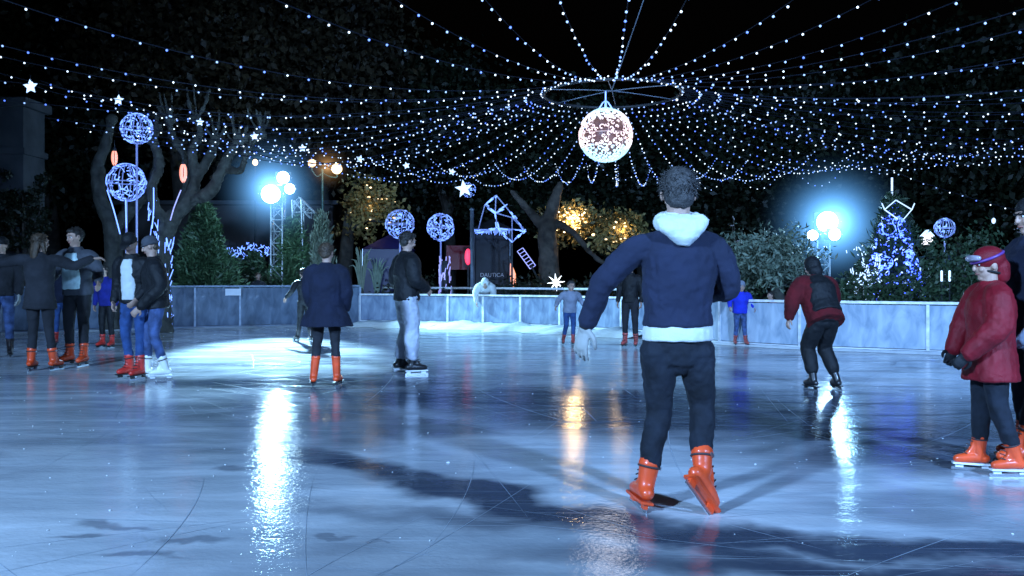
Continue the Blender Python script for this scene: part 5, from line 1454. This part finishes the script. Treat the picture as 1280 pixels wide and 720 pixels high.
# ---- 15. slim small (966,431)
J = std(); lean(J, 6); J.update(anL=Vector((-.05, .16, .155)), anR=Vector((.06, -.12, .155)))
P('slim small skater in black and red between the blue child and bent skater', 966, 431, 66, 110, J, 'red_dark', 'denim_black', 'boot_red', 'short', 'hair_dark', hs=1.2)
# ---- 16. bent red/black skater (1030,487)
J = std()
lean(J, 20); J.update(knL=Vector((-.13, .12, .58)), knR=Vector((.13, .14, .58)), pelvis=Vector((0, -.06, 1.0)), hipL=Vector((-.09, -.06, .96)), hipR=Vector((.09, -.06, .96)), anL=Vector((-.12, .0, .155)), anR=Vector((.20, -.04, .155)))
J['elL'] = J['shL']+Vector((-.16, -.02, -.24)); J['wrL'] = J['elL']+Vector((-.06, .0, -.24)); J['elR'] = J['shR']+Vector((.1, .02, -.24)); J['wrR'] = J['elR']+Vector((-.1, .12, -.16)); J['look'] = Vector((-.3, 1, -.5)); J['face'] = True
def black_back(root, J, q, rot, lat, look, upv):
    bm = NB(); rr = []
    for c, U, V in torso_rings(J, [(-.02, .21, .2), (.2, .20, .2), (.45, .20, .2), (.7, .20, .2), (.9, .14, .15), (1.0, .09, .10)]): rr.append((c-V*.5, U, V*.72))
    loft(bm, rr, 16); fuse('back_panel', bm, M['black_cloth'], root, .012, 2, (.02, .06))
P('skater bending forward in dark red and black jacket and black trousers', 1027, 488, 170, 12, J, 'red_dark', 'black_cloth', 'boot_black', 'hood', 'black_cloth', hem=-.2, puff=.085, leg=.032, sleeve=.012, extra=black_back)
# ---- 17. red coat (1228,590)
J = std(); J.update(look=Vector((-.15, 1, -.1)), elR=Vector((.29, .10, 1.22)), wrR=Vector((.25, .20, 1.0)), elL=Vector((-.27, .04, 1.22)), wrL=Vector((-.22, .24, 1.0)), anL=Vector((-.10, -.16, .155)), anR=Vector((.10, .05, .155)), knL=Vector((-.1, -.02, .57)), ftL=Vector((-.05, 1, 0)), ftR=Vector((.12, 1, .02)))
def helmet(root, J, q, rot, lat, look, upv):
    bm = NB(); ell(bm, q(0, -.01, .045), (.108, .130, .105), rot, 22)
    tube(bm, [q(0, -.08, -.02), q(0, -.09, -.09)], [.085, .07], 14, 1)
    h = fuse('helmet', bm, M['red_coat'], root, .009, 2)
    bm = NB(); torus(bm, q(0, .0, .055), .112, .012, (upv*.95+look*.3).normalized(), 30, 6, 1.12); obj('goggle_strap', bm, M['purple'], h, True)
    bm = NB(); tube(bm, [q(-.065, .098, .055), q(-.03, .118, .058), q(.03, .118, .058), q(.065, .098, .055)], [.022, .028, .028, .022], 10, 4, flat=1); obj('goggles', bm, M['goggle'], h, True)
    bm = NB(); torus(bm, q(0, -.01, -.055), .072, .010, (upv*.7-look*.2).normalized(), 24, 6, 1.1); obj('chin_strap', bm, M['black_cloth'], h, True)
loc = G(1238, 592)
person('child in long red coat and red helmet with goggles, orange skates at right', loc, 82, J, 'red_coat', 'denim_black', 'boot_orange', None, 'hair_dark', s=284*loc.y/F/1.86, hem=-.47, puff=.055, flare=.035, sleeve=.02, leg=.01, glove='black_cloth', curl=(.9, .9), voxel=.010, sole=M['white_paint'], extra=helmet, fold=[(.035, .2), (.014, .06)], hs=1.12)
# ---- 18. navy adult at the right edge
J = std(); J.update(look=Vector((-.2, 1, -.1)), wrR=Vector((.24, .15, .98)), elR=Vector((.28, -.02, 1.2)), wrL=Vector((-.25, .12, .98)), anL=Vector((-.1, .10, .155)))
loc = G(1292, 583)
person('tall adult in navy jacket with grey glove cut by the right edge', loc, 85, J, 'coat_blueblack', 'denim_black', 'boot_orange', 'beanie', 'hair_dark', s=.97, hem=-.2, puff=.05, sleeve=.02, glove='grey_pale', curl=(.7, .7), voxel=.010)
# ---- 19. onlooker behind left barrier (322,345)
J = std(); J.update(look=Vector((-.8, 1, 0)))
lo = Vector((W(323, 0, 23.9).x, 23.9, -.06)); person('small onlooker in dark clothes behind the left barrier, head showing above it', lo, 180, J, 'charcoal', 'charcoal', 'boot_black', 'short', 'hair_brown', s=.80, boots_on=True)
# ---- 20. onlooker in white hood bending over the middle barrier (604,365)
J = std(); lean(J, 66); J['elL'] = J['shL']+Vector((-.05, .03, -.24)); J['wrL'] = J['elL']+Vector((0, .05, -.2)); J['elR'] = J['shR']+Vector((.08, .0, -.22)); J['wrR'] = J['elR']+Vector((-.02, .06, -.22)); J['look'] = Vector((0, .6, -.8))
lo = Vector((W(606, 0, 22.2).x, 22.95, -.06)); person('onlooker in white hooded coat leaning over the middle barrier rail', lo, 180, J, 'white_cloth', 'charcoal', 'boot_black', 'hood', 'white_cloth', s=.93, puff=.06)

print('objects', len(bpy.data.objects))
